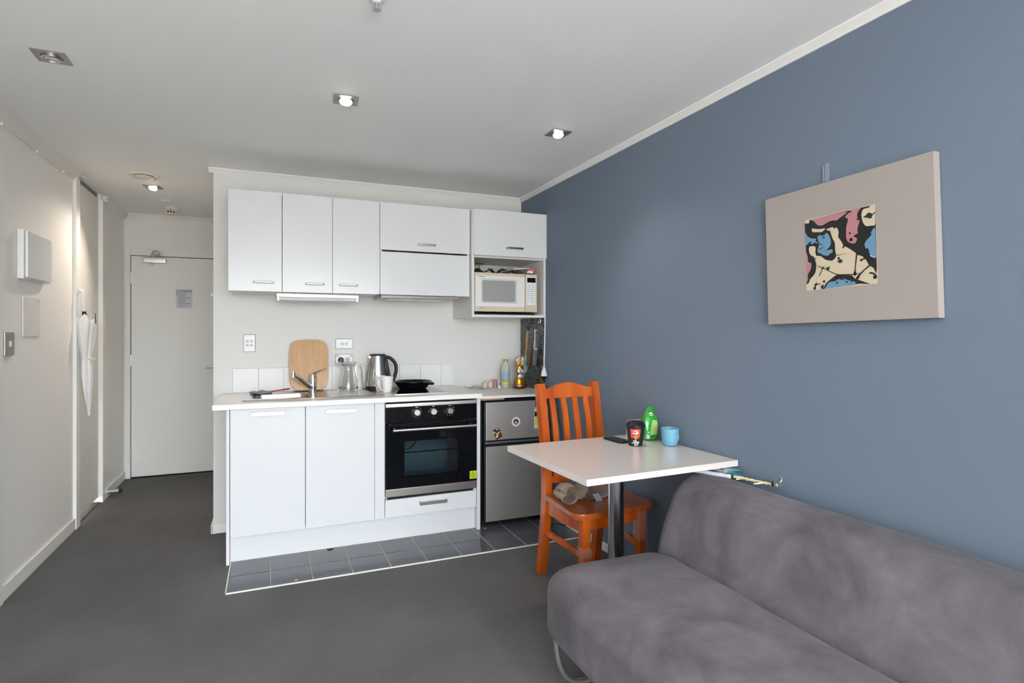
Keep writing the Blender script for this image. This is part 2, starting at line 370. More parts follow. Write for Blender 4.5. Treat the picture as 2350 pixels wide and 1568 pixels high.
# ---------------------------------------------------------------- left wall fittings
t=thing('wall_box','white hinged box mounted above the blank plate on the left wall','box',(LX,3.93,1.6))
bm=B(); box(bm,LX,LX+.03,3.735,4.12,1.602,1.862,bev=.006); obj('back_case',bm,white,t)
bm=B(); box(bm,LX+.031,LX+.045,3.745,4.03,1.61,1.855,bev=.004); obj('cover',bm,white,t)
bm=B(); box(bm,LX+.031,LX+.04,4.034,4.115,1.61,1.855,bev=.003); obj('side_panel',bm,white,t)
bm=B(); tube(bm,[(LX+.028,3.84,1.605),(LX+.034,3.84,1.603)],.004,10); obj('catch',bm,satin,t)
t=thing('blank_plate','blank white cover plate with four screws below the hinged wall box','cover plate',(LX,3.9,1.3))
bm=B(); box(bm,LX,LX+.006,3.805,4.045,1.298,1.516,bev=.003); obj('plate',bm,hallw,t)
for y in (3.845,4.015):
    for z in (1.32,1.495): bm=B(); disc(bm,(LX+.005,y,z),.004,(1,0,0),10,.003); obj('screw',bm,satin,t)
t=thing('steel_switch','brushed steel light switch plate at the edge of the left wall','light switch',(LX,3.6,1.2))
bm=B(); box(bm,LX,LX+.012,3.56,3.675,1.205,1.322,bev=.003); obj('plate',bm,M('switch_steel','#b9b4ad',.3,.9),t)
bm=B(); box(bm,LX+.012,LX+.018,3.608,3.63,1.25,1.278,bev=.003); obj('rocker',bm,white,t)
# cable clipped along the left cornice
cab=thing('cable','thin white cable clipped along the cornice of the left wall','cable',(LX,4.5,2.33))
cy_=[(LX+.012,3.2,2.335),(LX+.012,3.52,2.334),(LX+.012,3.98,2.334),(LX+.012,4.42,2.336),(LX+.03,4.60,2.365),(LX+.04,4.76,2.385)]
bm=B(); tube(bm,smoothpath(cy_,5),.0025,6); obj('wire',bm,hallw,cab)
bm=B(); tube(bm,smoothpath([(LX+.036,4.76,2.386),(LX+.036,5.0,2.38),(LX+.036,5.37,2.384),(LX+.02,5.41,2.36),(LX+.014,5.52,2.333),(LX+.014,5.98,2.334),(LX+.05,DY-.06,2.352),(LX+.16,DY-.03,2.358)],5),.0025,6); obj('wire',bm,hallw,cab)
for p in ((LX+.012,3.52,2.334),(LX+.012,3.98,2.334),(LX+.012,4.42,2.336),(LX+.038,4.76,2.387),(LX+.036,5.37,2.384),(LX+.022,5.41,2.36),(LX+.014,5.52,2.333),(LX+.014,5.97,2.334),(LX+.13,DY-.03,2.357)):
    bm=B(); box(bm,p[0]-.006,p[0]+.008,p[1]-.012,p[1]+.012,p[2]-.008,p[2]+.008,bev=.004); obj('clip',bm,white,cab)
# umbrella
u=thing('umbrella','folded white umbrella hanging by its hooked handle beside the closet doors','umbrella',(LX,4.95,1.6))
UX=LX+.052
ax=lambda z: Vector((UX,4.672+(1.6-z)*.155,z))
bm=B(); tube(bm,smoothpath([(UX-.042,4.672,1.565),(UX-.046,4.672,1.585),(UX-.034,4.672,1.602),(UX-.014,4.672,1.604),(UX-.001,4.673,1.59),(UX,4.677,1.55),(UX,4.685,1.50),(UX,4.693,1.46)],5),.0105,12); obj('handle',bm,white,u)
bm=B(); tube(bm,[ax(1.465),ax(1.43)],.012,12); box(bm,UX-.01,UX+.012,4.69,4.715,1.425,1.45,bev=.003); obj('runner',bm,black,u)
bm=B()
prof=[(1.40,.060),(1.385,.068),(1.36,.066),(1.28,.052),(1.2,.038),(1.165,.030),(1.145,.027),(1.12,.031),(1.05,.037),(.98,.035),(.9,.028),(.84,.02),(.80,.013),(.785,.009)]
rings=[]; N=64
for z,r in prof:
    c=ax(z); ring=[]
    for k in range(N):
        a=2*PI*k/N; f=1+.16*math.sin(8*a+z*9)*(1 if z<1.35 else .6)+.08*math.sin(3*a+z*14)
        if z>1.15: f*=1+.55*max(0,math.cos(a-.5))**2*(z-1.15)/.25
        dz=(.018*math.sin(5*a)-.03*math.cos(a)) if z>1.37 else 0
        ring.append(bm.verts.new(c+Vector((math.sin(a)*r*f*.80,math.cos(a)*r*f,dz))))
    rings.append(ring)
for a,b in zip(rings,rings[1:]):
    for k in range(N): bm.faces.new((a[k],a[(k+1)%N],b[(k+1)%N],b[k]))
bm.faces.new(rings[-1]); obj('canopy',bm,M('umbrella_cloth','#eeecea',.35,bump=(20,.1,.01)),u,ang=60)
bm=B(); tube(bm,[ax(1.145)+Vector((-.02,-.024,0)),ax(1.143)+Vector((.012,-.028,0)),ax(1.14)+Vector((.031,0,0)),ax(1.135)+Vector((.03,.03,0)),ax(1.135)+Vector((.034,.05,.0))],.006,8); obj('strap',bm,white,u)
bm=B(); tube(bm,[ax(.79),ax(.745)],[.011,.009],12); obj('tip',bm,white,u)
for dx,dy in ((.03,.03),(.05,.06)):
    bm=B(); tube(bm,[ax(1.37)+Vector((dx,dy-.01,0)),ax(1.455)+Vector((dx,dy,0))],.0024,6); obj('rib',bm,black if dy>.05 else white,u)
bm=B(); tube(bm,[ax(.8),ax(1.46)],.004,8); obj('shaft',bm,satin,u)
hk=B(); tube(hk,smoothpath([(LX+.02,4.672,1.60),(LX+.028,4.672,1.588),(LX+.04,4.672,1.588),(LX+.046,4.672,1.60)],4),.004,8); box(hk,LX+.02,LX+.024,4.662,4.684,1.57,1.63,bev=.0015)
tag(obj('hook',hk,white),'small white hook that carries the umbrella on the closet jamb','hook')
# ---------------------------------------------------------------- ceiling fittings
plate=M('downlight_plate','#9b9893',.35,.8); lampm=M('lamp_glow','#fff3e0',.5,emit=('#fff0dc',14)); lampoff=M('lamp_off','#bfc0bd',.2,.6)
def downlight(cx,cy,rot,tilt,on,label):
    t=thing('downlight',label,'downlight',(cx,cy,CH),rot,'square recessed downlights in the ceiling')
    bm=B(); a=.055
    o=[bm.verts.new(p) for p in ((-a,-a,-.004),(a,-a,-.004),(a,a,-.004),(-a,a,-.004))]; o2=[bm.verts.new((v.co.x,v.co.y,0)) for v in o]
    n=32; ri=.036; ci=[bm.verts.new((ri*math.cos(2*PI*k/n),ri*math.sin(2*PI*k/n),-.004)) for k in range(n)]; cu=[bm.verts.new((v.co.x*.97,v.co.y*.97,.0)) for v in ci]
    for k in range(4): bm.faces.new((o[k],o2[k],o2[(k+1)%4],o[(k+1)%4]))
    for k in range(n):
        k2=(k+1)%n; bm.faces.new((ci[k],ci[k2],cu[k2],cu[k]))
    # face between square and hole: four fans
    for q in range(4):
        st=[(q*8+n//2+j)%n for j in range(9)]  # arc facing corner q
        c=o[q]; 
        for j in range(8): bm.faces.new((c,ci[st[j+1]],ci[st[j]]))
    for q in range(4):
        m=(q*8+n//2+8)%n; bm.faces.new((o[q],o[(q+1)%4],ci[m]))
    bmesh.ops.recalc_face_normals(bm,faces=bm.faces[:])
    obj('trim_plate',bm,plate,t,local=True)
    d=Vector(tilt).normalized(); c=Vector((0,0,-.006))
    bm=B(); x=d.orthogonal().normalized(); y=d.cross(x)
    def ring(r,h): return [bm.verts.new(c+d*h+x*r*math.cos(2*PI*k/28)+y*r*math.sin(2*PI*k/28)) for k in range(28)]
    rr=[ring(.034,-.012),ring(.034,.004),ring(.028,.006),ring(.025,.0)]
    for p,q in zip(rr,rr[1:]):
        for k in range(28): bm.faces.new((p[k],p[(k+1)%28],q[(k+1)%28],q[k]))
    bmesh.ops.recalc_face_normals(bm,faces=bm.faces[:]); obj('gimbal_ring',bm,satin,t,local=True)
    bm=B(); tube(bm,[c-d*.004,c+d*(.002 if not on else .008)],[.025,.025 if not on else .022],24); obj('lamp',bm,lampm if on else lampoff,t,local=True)
    if on:
        l=bpy.data.lights.new('downlight_beam','SPOT'); l.energy=on; l.color=(1,.86,.72); l.spot_size=R(112); l.spot_blend=.8; l.shadow_soft_size=.03
        lo=bpy.data.objects.new('downlight_beam',l); C.objects.link(lo); lo.parent=t; lo.location=c+d*.03; lo.rotation_euler=d.to_track_quat('-Z','Y').to_euler()
    return t
downlight(-.788,2.757,R(1),(0,0,-1),0,'unlit square downlight in the ceiling nearest the left wall')
downlight(.322,2.733,R(-4),(-.05,-.35,-1),6,'lit square downlight in the ceiling above the sink end of the kitchen')
downlight(1.434,2.744,R(1),(-.12,-.35,-1),6,'lit square downlight in the ceiling closest to the blue wall')
downlight(-.80,4.93,R(-6),(-.04,-.42,-1),13,'lit square downlight in the ceiling of the entrance hall')
t=thing('air_vent','round cream ceiling vent beside the hall downlight','vent',(-.80,4.60,CH))
bm=B(); lathe(bm,[(.095,0),(.095,-.004),(.088,-.009),(.07,-.006),(.06,-.004)],0,0,40); obj('outer_ring',bm,M('vent_cream','#dcd9c9',.4),t,local=True)
bm=B(); lathe(bm,[(.0,-.018),(.04,-.018),(.058,-.014),(.06,-.010),(.05,-.002)],0,0,40); obj('valve_disc',bm,M('vent_cream','#dcd9c9',.4),t,local=True)
t=thing('sprinkler','small pendent sprinkler head between hall downlight and smoke detector','sprinkler',(-.795,5.40,CH))
bm=B(); lathe(bm,[(.035,0),(.035,-.003),(.026,-.008),(.0,-.009)],0,0,28); obj('flange',bm,white,t,local=True)
bm=B(); tube(bm,[(0,0,-.005),(0,0,-.03)],.006,10); tube(bm,[(-.01,0,-.012),(-.004,0,-.035)],.0025,6); tube(bm,[(.01,0,-.012),(.004,0,-.035)],.0025,6); lathe(bm,[(.0,-.036),(.016,-.04),(.016,-.042),(.0,-.042)],0,0,16); obj('head',bm,satin,t,local=True)
t=thing('smoke_detector','round white smoke detector with a red light on the hall ceiling','smoke detector',(-.79,5.68,CH))
bm=B(); lathe(bm,[(.075,0),(.075,-.008),(.065,-.02),(.045,-.035),(.042,-.05),(.036,-.056),(.0,-.058)],0,0,40); obj('housing',bm,M('detector_white','#d9d5cc',.35),t,local=True)
for k in range(-1,2):
    a=R(-82+k*28); bm=B(); box(bm,-.007,.007,-.001,.003,-.049,-.037); bmesh.ops.transform(bm,matrix=Matrix.Translation((.044*math.cos(a),.044*math.sin(a),0))@Matrix.Rotation(a+PI/2,4,'Z'),verts=bm.verts[:]); obj('slot',bm,darkgap,t,local=True)
bm=B(); disc(bm,(.004,-.055,-.026),.006,(.0,-.8,-.6),12,.003); obj('indicator',bm,redink,t,local=True)
t=thing('ceiling_sensor','small pale round sprinkler plate on the ceiling at the top edge','sprinkler',(.315,1.855,CH))
bm=B(); lathe(bm,[(.032,0),(.032,-.003),(.02,-.012),(.012,-.012),(.012,-.02),(0,-.022)],0,0,28); obj('flange',bm,white,t,local=True)
bm=B(); tube(bm,[(0,0,-.02),(0,0,-.04)],.005,10); lathe(bm,[(.0,-.04),(.014,-.042),(.014,-.044),(.0,-.044)],0,0,16); obj('head',bm,satin,t,local=True)
# ================================================================ KITCHEN: wall cabinets
def handle(name,x0,x1,z,y,mat,parent,r=.006,out=.026):
    bm=B(); tube(bm,smoothpath([(x0,y,z),(x0+.002,y-out*.8,z),(x0+.012,y-out,z),(x1-.012,y-out,z),(x1-.002,y-out*.8,z),(x1,y,z)],4),r,8,flat=((0,1,0),.8)); return obj(name,bm,mat,parent)
hdl=M('handle_nickel','#b4aca2',.32,.9); hdl_d=M('handle_dark_nickel','#6d6862',.35,.9)
UF=3.795; UB=UF+.017; Z0,Z1=1.574,2.182
def carcass(t,x0,x1,z0,z1,y0,y1,th=.016,open_=False):
    bm=B(); box(bm,x0,x0+th,y0,y1,z0,z1); box(bm,x1-th,x1,y0,y1,z0,z1); box(bm,x0+th,x1-th,y0,y1,z0,z0+th); box(bm,x0+th,x1-th,y0,y1,z1-th,z1); box(bm,x0+th,x1-th,y1-.006,y1,z0+th,z1-th)
    return obj('body',bm,cabs,t)
def door(x0,x1,z0,z1,t,nm='door',y=UF,th=.016): return boxo(nm,(x0,x1,y,y+th,z0,z1),cabw,t,bev=.0015)
t=thing('wall_cabinet','white gloss two-door wall cabinet above the sink','cabinet',(-.08,4.0,Z0))
carcass(t,-.226,.366,Z0,Z1,UB,KY)
d=door(-.232,.0655,Z0-.002,Z1+.001,t); handle('handle',-.092,.017,1.628,UF,satin,d)
d=door(.0685,.3635,Z0-.002,Z1+.001,t); handle('handle',.205,.311,1.626,UF,satin,d)
t=thing('wall_cabinet','narrow white gloss wall cabinet with one door beside the fold-up cabinet','cabinet',(.51,4.0,Z0))
carcass(t,.366,.664,Z0,Z1,UB,KY); d=door(.3665,.6615,Z0-.002,Z1+.001,t); handle('handle',.410,.518,1.626,UF,satin,d)
t=thing('wall_cabinet','white gloss wall cabinet with a fold-up door over the range hood','cabinet',(.97,4.0,Z0))
carcass(t,.664,1.287,Z0+.01,Z1,UB,KY)
d=door(.6645,1.287,1.868,Z1+.001,t); handle('handle',.922,1.034,1.915,UF,hdl,d)
door(.6665,1.285,Z0-.002,1.857,t,'fascia')
# microwave housing
MX0,MX1,MY=1.292,1.864,3.766
t=thing('microwave_cabinet','white wall cabinet with an open microwave bay against the blue wall','cabinet',(1.58,4.0,1.43))
bm=B(); th=.017; box(bm,MX0,MX0+th,MY,KY,1.43,2.18); box(bm,MX1-th,MX1,MY,KY,1.43,2.18); box(bm,MX0+th,MX1-th,MY,KY,1.43,1.447); box(bm,MX0+th,MX1-th,MY+.02,KY,1.85,1.8645); box(bm,MX0+th,MX1-th,MY,KY,2.163,2.18); box(bm,MX0+th,MX1-th,KY-.006,KY,1.447,2.163); obj('body',bm,cabs,t)
d=boxo('door',(1.298,1.864,MY-.018,MY-.001,1.862,2.184),cabw,t,bev=.0015); handle('handle',1.548,1.664,1.921,MY-.018,hdl_d,d)
bm=B(); tube(bm,[(1.44,4.02,1.84),(1.44,4.02,1.79)],.003,6); box(bm,1.405,1.475,4.01,4.03,1.829,1.838,bev=.002); obj('cup_hook',bm,M('hook_dark','#4a4642',.4,.7),t)
# range hood
t=thing('range_hood','slim grey slide-out range hood under the fold-up cabinet','range hood',(.95,4.0,1.54))
bm=B(); box(bm,.672,1.21,3.80,3.822,1.548,1.570,bev=.004); obj('front_bar',bm,M('hood_grey','#8d8b88',.4,.5),t)
bm=B(); box(bm,.678,1.2,3.823,4.13,1.552,1.572,bev=.002); obj('body',bm,M('hood_light','#b9b7b3',.4,.4),t)
for x0,x1 in ((.73,.93),(.94,1.14)):
    bm=B(); box(bm,x0,x1,3.86,4.08,1.546,1.5515,bev=.002); obj('filter',bm,satin,t)
for x in (.70,1.17): bm=B(); tube(bm,[(x,3.85,1.547),(x,3.85,1.552)],.012,16); obj('lamp_lens',bm,white,t)
# strip light
t=thing('strip_light','slim fluorescent strip light fixed under the two-door wall cabinet','light fitting',(.29,3.93,1.53))
bm=B(); box(bm,.035,.545,3.90,3.945,1.545,1.573,bev=.003); obj('batten',bm,M('batten_grey','#cfcfcc',.35,.3),t)
bm=B(); softbox(bm,.045,.535,3.893,3.935,1.523,1.550,(.01,.012,.012),k=3,m=(6,2,2)); obj('diffuser',bm,M('diffuser','#eef0ee',.25,trans=.3),t)
for x in (.037,.525): boxo('end_cap',(x,x+.018,3.89,3.94,1.522,1.552),satin,t,bev=.004)
# ================================================================ base run
BF=3.60
def bdoor(x0,x1,z0,z1,t,nm='door'): return boxo(nm,(x0,x1,BF,BF+.016,z0,z1),basew,t,bev=.0015)
t=thing('sink_cabinet','white two-door base cabinet under the sink','cabinet',(.2,3.9,0))
bm=B(); box(bm,-.21,.658,3.64,4.2,.15,.166); box(bm,-.21,.658,4.184,4.2,.166,.74); box(bm,-.21,-.195,3.618,4.184,.166,.885); box(bm,.643,.658,3.618,4.184,.166,.885); obj('body',bm,basew,t)
boxo('end_panel',(-.2305,-.2135,BF-.002,4.2,.001,.887),basew,t,bev=.001)
d=bdoor(-.2105,.1905,.154,.884,t)
def bow(x0,x1,z,parent,mat=satin):
    bm=B(); y=BF; bar(bm,[(x0,y-.028,z),(x1,y-.028,z)],.02,.006,(0,0,1)); box(bm,x0,x0+.007,y-.03,y,z-.01,z+.01,bev=.001); box(bm,x1-.007,x1,y-.03,y,z-.01,z+.01,bev=.001); return obj('handle',bm,mat,parent)
bow(-.098,.076,.853,d)
d=bdoor(.1935,.5965,.154,.884,t); bow(.307,.483,.847,d)
boxo('filler_strip',(.5985,.6585,BF+.002,BF+.017,.154,.884),basew,t,bev=.001)
t=thing('oven_cabinet','white base cabinet that houses the oven over one drawer','cabinet',(.97,3.9,0))
bm=B(); box(bm,.66,1.268,3.625,4.2,.155,.17); box(bm,.66,.668,3.625,4.2,.17,.885); box(bm,1.266,1.268,3.625,4.2,.17,.885); box(bm,.668,1.266,4.185,4.2,.17,.885); box(bm,.668,1.264,BF+.004,3.64,.270,.284); obj('body',bm,basew,t)
boxo('end_panel',(1.269,1.293,BF-.004,4.2,.001,.887),basew,t,bev=.001)
d=boxo('drawer',(.662,1.266,BF,BF+.016,.156,.268),basew,t,bev=.0015); bow(.879,1.058,.229,d,steel)
k=boxo('kickboard',(-.2125,1.268,3.638,3.652,.0046,.15),basew,None,bev=.001); tag(k,'long white kickboard under the base cabinets on the tiles','kickboard')
# worktop with sink cut-out
t=thing('worktop','pale stone-look worktop carrying the sink and hob','worktop',(.5,3.9,.888))
bm=B(); SX0,SX1,SY0,SY1=-.13,.655,3.70,4.10
for a in ((-.297,1.29,3.552,SY0),(-.297,1.29,SY1,KY-.001),(-.297,SX0,SY0,SY1),(SX1,1.29,SY0,SY1)): box(bm,*a,.888,.9175)
bmesh.ops.remove_doubles(bm,verts=bm.verts[:],dist=.0001)
dg=[f for f in bm.faces if any(f2 is not f and (f2.calc_center_median()-f.calc_center_median()).length<1e-4 for e in f.edges for f2 in e.link_faces)]
obj('top',bm,topw,t)
bm=B(); box(bm,-.297,1.29,3.548,3.5519,.888,.9175,bev=.0015); obj('front_edge',bm,topw,t)
t=thing('side_worktop','thin lower white worktop over the fridge','worktop',(1.58,3.9,.875))
bm=B(); box(bm,1.2945,BX,BF-.004,KY-.001,.875,.893,bev=.002); obj('top',bm,topw,t)
bm=B(); box(bm,1.2945,1.47,BF+.004,BF+.03,.864,.8745,bev=.001); obj('support_batten',bm,M('raw_batten','#b98f70',.6),t)
# splash tiles
spl=thing('splashback','row of white ceramic splash tiles along the worktop','splashback',(.53,KY,.918))
bm=B(); box(bm,-.232,1.288,KY-.0025,KY-.0002,.918,1.081); obj('grout_bed',bm,M('splash_grout','#b9b7b3',.7),spl)
wtile=M('white_tile','#e6e6e5',.3,spec=.35)
xs=[-.232,-.074,.084,.243,.402,.561,.72,.846,1.038-.035+.0,1.196-.0,1.288]
xs=[-.231,-.074,.084,.243,.402,.561,.720,.879,1.038,1.196,1.288]
for a,b_ in zip(xs,xs[1:]): boxo('tile',(a+.0012,b_-.0012,KY-.0075,KY-.002,.919,1.0795),wtile,spl,bev=.001)
# ---------------------------------------------------------------- sink and tap
s=thing('sink','stainless steel sink with a bowl and a drainer set in the worktop','sink',(.26,3.9,.918))
bm=B(); X0,X1,Y0,Y1=-.155,.675,3.668,4.15; zt=.9215
bx,by,bw,bh=.065,3.905,.335,.29
# rim sheet around the bowl
outer=rrect((X0+X1)/2,(Y0+Y1)/2,X1-X0,Y1-Y0,.02,8); inner=rrect(bx,by,bw,bh,.06,8)
def loop(poly,z): return [bm.verts.new((x,y,z)) for x,y in poly]
L0=loop(outer,.9178); L1=loop(rrect((X0+X1)/2,(Y0+Y1)/2,X1-X0-.006,Y1-Y0-.006,.018,8),zt+.001); L2=loop(rrect((X0+X1)/2,(Y0+Y1)/2,X1-X0-.03,Y1-Y0-.03,.015,8),zt-.001)
def quads(a,b):
    n=len(a)
    for i in range(n): bm.faces.new((a[i],a[(i+1)%n],b[(i+1)%n],b[i]))
quads(L0,L1); quads(L1,L2)
L3=loop(inner,zt-.001); quads(L2,L3) if len(L2)==len(L3) else None
L4=loop(rrect(bx,by,bw-.012,bh-.012,.055,8),zt-.010); L5=loop(rrect(bx,by,bw-.03,bh-.03,.05,8),zt-.14); L6=loop(rrect(bx,by,bw-.09,bh-.09,.04,8),zt-.158)
quads(L3,L4); quads(L4,L5); quads(L5,L6); bm.faces.new(L6)
bmesh.ops.recalc_face_normals(bm,faces=bm.faces[:]); obj('basin',bm,sinkm,s,ang=50)
bm=B(); lathe(bm,[(.0,zt-.153),(.03,zt-.153),(.036,zt-.156)],bx,by,24); obj('drain',bm,chrome,s)
for k in range(6): boxo('drainer_ridge',(.34,.62,3.76+k*.05,3.768+k*.05,zt-.0012,zt+.0006),sinkm,s,bev=.0008)
tp=thing('tap','chrome single-lever kitchen tap behind the sink bowl','tap',(.266,4.095,zt))
bm=B(); lathe(bm,[(.028,zt),(.028,zt+.006),(.024,zt+.01),(.0235,zt+.075),(.0245,zt+.077),(.0245,zt+.10),(.02,zt+.118),(.0,zt+.122)],.266,4.095,28); obj('tap_body',bm,chrome,tp)
bm=B(); tube(bm,[(.262,4.085,zt+.022),(.235,4.05,zt+.045),(.135,3.925,zt+.132)],[.012,.014,.012],14); tube(bm,[(.137,3.928,zt+.146),(.135,3.925,zt+.110)],.0145,16); obj('spout',bm,chrome,tp)
bm=B(); tube(bm,smoothpath([(.262,4.095,zt+.112),(.285,4.095,zt+.126),(.32,4.09,zt+.142),(.352,4.085,zt+.152)],4),[.018,.015,.012,.010,.009,.008,.008,.0075,.007,.007,.0065,.006,.005],12,flat=((0,0,1),.5)); obj('lever',bm,chrome,tp)
bm=B(); disc(bm,(.279,4.0735,zt+.1),.004,(.4,-.9,0),10,.002); obj('red_mark',bm,redink,tp)
# cloth on the sink corner, red brush handle
cl=B(); g=[]
random.seed(3)
for i in range(15):
    row=[]
    for j in range(9):
        u=i/14; v=j/8; x=-.12+u*.125; y=4.03+v*.085-.02*u; z=zt+.012+.006*math.sin(u*9+v*3)+.003*math.sin(v*11)
        edge=min(u,1-u,v,1-v)*8; z=zt+.001+(z-zt)*min(1,.35+edge); row.append(cl.verts.new((x+.008*math.sin(v*7),y,z)))
    g.append(row)
for i in range(14):
    for j in range(8): cl.faces.new((g[i][j],g[i+1][j],g[i+1][j+1],g[i][j+1]))
bmesh.ops.recalc_face_normals(cl,faces=cl.faces[:]); bmesh.ops.solidify(cl,geom=cl.faces[:],thickness=.003); tag(obj('dish_cloth',cl,M('grey_cloth','#8d9094',.9),ang=70),'crumpled grey dish cloth on the back corner of the sink','cloth')
t=thing('dish_brush','thin red-handled dish brush lying behind the sink bowl','brush',(.05,4.12,zt))
bm=B(); tube(bm,smoothpath([(-.02,4.10,zt+.004),(.04,4.115,zt+.012),(.12,4.135,zt+.020)],4),[.004,.004,.004,.0035,.0035,.0035,.0045,.005,.005],8); obj('handle',bm,M('red_plastic','#b5202c',.3),t)
bm=B(); box(bm,-.055,-.018,4.088,4.106,zt+.001,zt+.010,bev=.003); obj('brush_head',bm,M('red_plastic','#b5202c',.3),t)
# cutting board leaning on the wall
bam=M('bamboo','#c69a66',.4,var=('#b5854f',7,.25),stretch=(6,6,.5),bump=(30,.1,.002),coat=.1)
bm=B(); cb=[]
for k in range(48):
    a=2*PI*k/48; c,s_=math.cos(a),math.sin(a); n=4.6; cb.append((.127*abs(c)**(2/n)*(1 if c>=0 else -1),.174*abs(s_)**(2/n)*(1 if s_>=0 else -1)))
tl=R(7.5); prism(bm,cb,0,.018,lambda u,v,h: (.246+u,4.134+(v+.174)*math.sin(tl)-h*math.cos(tl)+.018,.924+(v+.174)*math.cos(tl)+h*math.sin(tl)),bev=.004)
cbo=obj('cutting_board',bm,bam); tag(cbo,'rounded bamboo cutting board leaning against the wall behind the tap','cutting board')
# glass jug
def jugprof(): return [(.064,.0),(.0655,.012),(.065,.03),(.058,.075),(.048,.12),(.043,.145),(.043,.165),(.049,.19),(.051,.200)]
t=thing('glass_jug','clear glass water jug standing on the drainer','jug',(.49,4.03,zt))
bm=B(); P=jugprof(); lip=lambda a,h: 1+(.28*max(0,-math.cos(a))**8*max(0,(h-(zt+.15))/.05) if h>zt+.15 else 0)
outp=[(0,zt+.001)]+[(r,zt+.001+h) for r,h in P]; inp=[(r-.003,zt+.001+h) for r,h in reversed(P) if h>.015]+[(.058,zt+.016),(0,zt+.016)]
lathe(bm,outp+inp,.49,4.03,40,wob=lip); obj('vessel',bm,glass,t,ang=70)
bm=B(); tube(bm,smoothpath([(.533,4.02,zt+.175),(.56,4.01,zt+.17),(.572,4.005,zt+.13),(.565,4.005,zt+.09),(.548,4.01,zt+.055)],5),.005,8,flat=((1,0,0),.6)); obj('handle',bm,glass,t)
bm=B(); lathe(bm,[(.0,zt+.176),(.04,zt+.172),(.046,zt+.182),(.0,zt+.186)],.49,4.03,32); obj('lid',bm,M('jug_lid','#cfd2d3',.2,alpha=.55),t)
# white jug
t=thing('white_jug','white jug standing behind the clear glass jug','jug',(.575,4.13,.918))
bm=B(); q=.9182; lathe(bm,[(0,q),(.052,q),(.053,q+.01),(.047,q+.1),(.044,q+.165),(.046,q+.18),(.042,q+.178),(.04,q+.16),(.044,q+.1),(.048,q+.012),(0,q+.01)],.553,4.148,32); obj('vessel',bm,whitec,t)
bm=B(); tube(bm,smoothpath([(.570,4.092,q+.165),(.584,4.068,q+.172),(.598,4.058,q+.14),(.602,4.060,q+.10),(.600,4.088,q+.065)],5),.005,8); obj('handle',bm,whitec,t)
# kettle
t=thing('kettle','brushed steel electric kettle with black handle and base','kettle',(.70,4.09,.918)); kx,ky=.70,4.095
bm=B(); lathe(bm,[(0,.918),(.080,.918),(.083,.922),(.082,.946),(.0,.948)],kx,ky,40); obj('base',bm,black,t)
bm=B(); lathe(bm,[(.0815,.946),(.081,.952),(.072,1.04),(.060,1.12),(.0545,1.158),(.0,1.159)],kx,ky,40); obj('body',bm,M('kettle_steel','#bab7b4',.25,1,bump=(4,.02,.01)),t)
bm=B(); lathe(bm,[(.056,1.157),(.056,1.163),(.050,1.168),(.0,1.170)],kx,ky,32); obj('lid',bm,black,t)
bm=B(); tube(bm,smoothpath([(kx+.045,ky-.02,1.150),(kx+.085,ky-.03,1.138),(kx+.118,ky-.035,1.10),(kx+.124,ky-.035,1.05),(kx+.108,ky-.035,.995),(kx+.080,ky-.03,.965)],6),[.012]*31,12,flat=((0,1,0),1.25)); tube(bm,[(kx+.052,ky-.02,1.15),(kx+.074,ky-.027,1.03),(kx+.084,ky-.03,.96)],.010,10); obj('handle',bm,black,t)
bm=B(); prism(bm,[(-.012*1,.0)]+[( .011*math.cos(a),.045+.045*math.sin(a)) for a in [R(-90+i*15) for i in range(24)]][1:],0,.003,lambda u,v,h:(kx-.036+u+ (v)*.16,ky-.066+v*.13-h,.99+v*1.1)); obj('water_gauge',bm,M('gauge_clear','#d5d8da',.2),t)
bm=B(); box(bm,kx-.035,kx-.026,ky-.0685,ky-.064,1.0,1.045,bev=.002); obj('gauge_float',bm,M('gauge_blue','#6f7780',.4),t)
bm=B(); prism(bm,[(0,-.008),(-.02,.006),(0,.012)],-.012,.012,lambda u,v,h:(kx-.052+u,ky+h-.01,1.145+v)); obj('spout',bm,M('kettle_steel','#bab7b4',.25,1),t)
bm=B(); prism(bm,[(-.022,-.002),(.0,-.002),(.0,.002),(-.022,.002)],0,.0006,lambda u,v,h:Vector((kx-.018+u,ky-.0785-h-u*.25,.972+v))); obj('printed_mark',bm,M('print_dark','#4c4a49',.5),t)
bm=B(); tube(bm,smoothpath([(kx-.076,ky+.02,.9215),(.612,4.15,.9212),(.60,4.19,.9212)],6),.003,8); obj('cord',bm,black,t)
# mugs
def mug(x,y,ang,label):
    t=thing('mug',label,'mug',(x,y,.918),R(ang),'white mugs by the kettle')
    bm=B(); lathe(bm,[(0,.0),(.026,.0),(.028,.003),(.036,.045),(.0395,.104),(.0385,.106),(.0365,.104),(.033,.045),(.026,.008),(0,.006)],0,0,36); obj('cup',bm,whitec,t,local=True,ang=60)
    bm=B(); tube(bm,smoothpath([(.034,0,.087),(.055,0,.092),(.07,0,.07),(.062,0,.04),(.042,0,.018),(.028,0,.012)],5),.0052,10,flat=((0,1,0),1.3)); obj('handle',bm,whitec,t,local=True); return t
mug(.728,3.875,195,'white mug standing in front of the other, handle toward the sink'); mug(.697,3.962,250,'white mug half hidden behind the front mug beside the kettle')
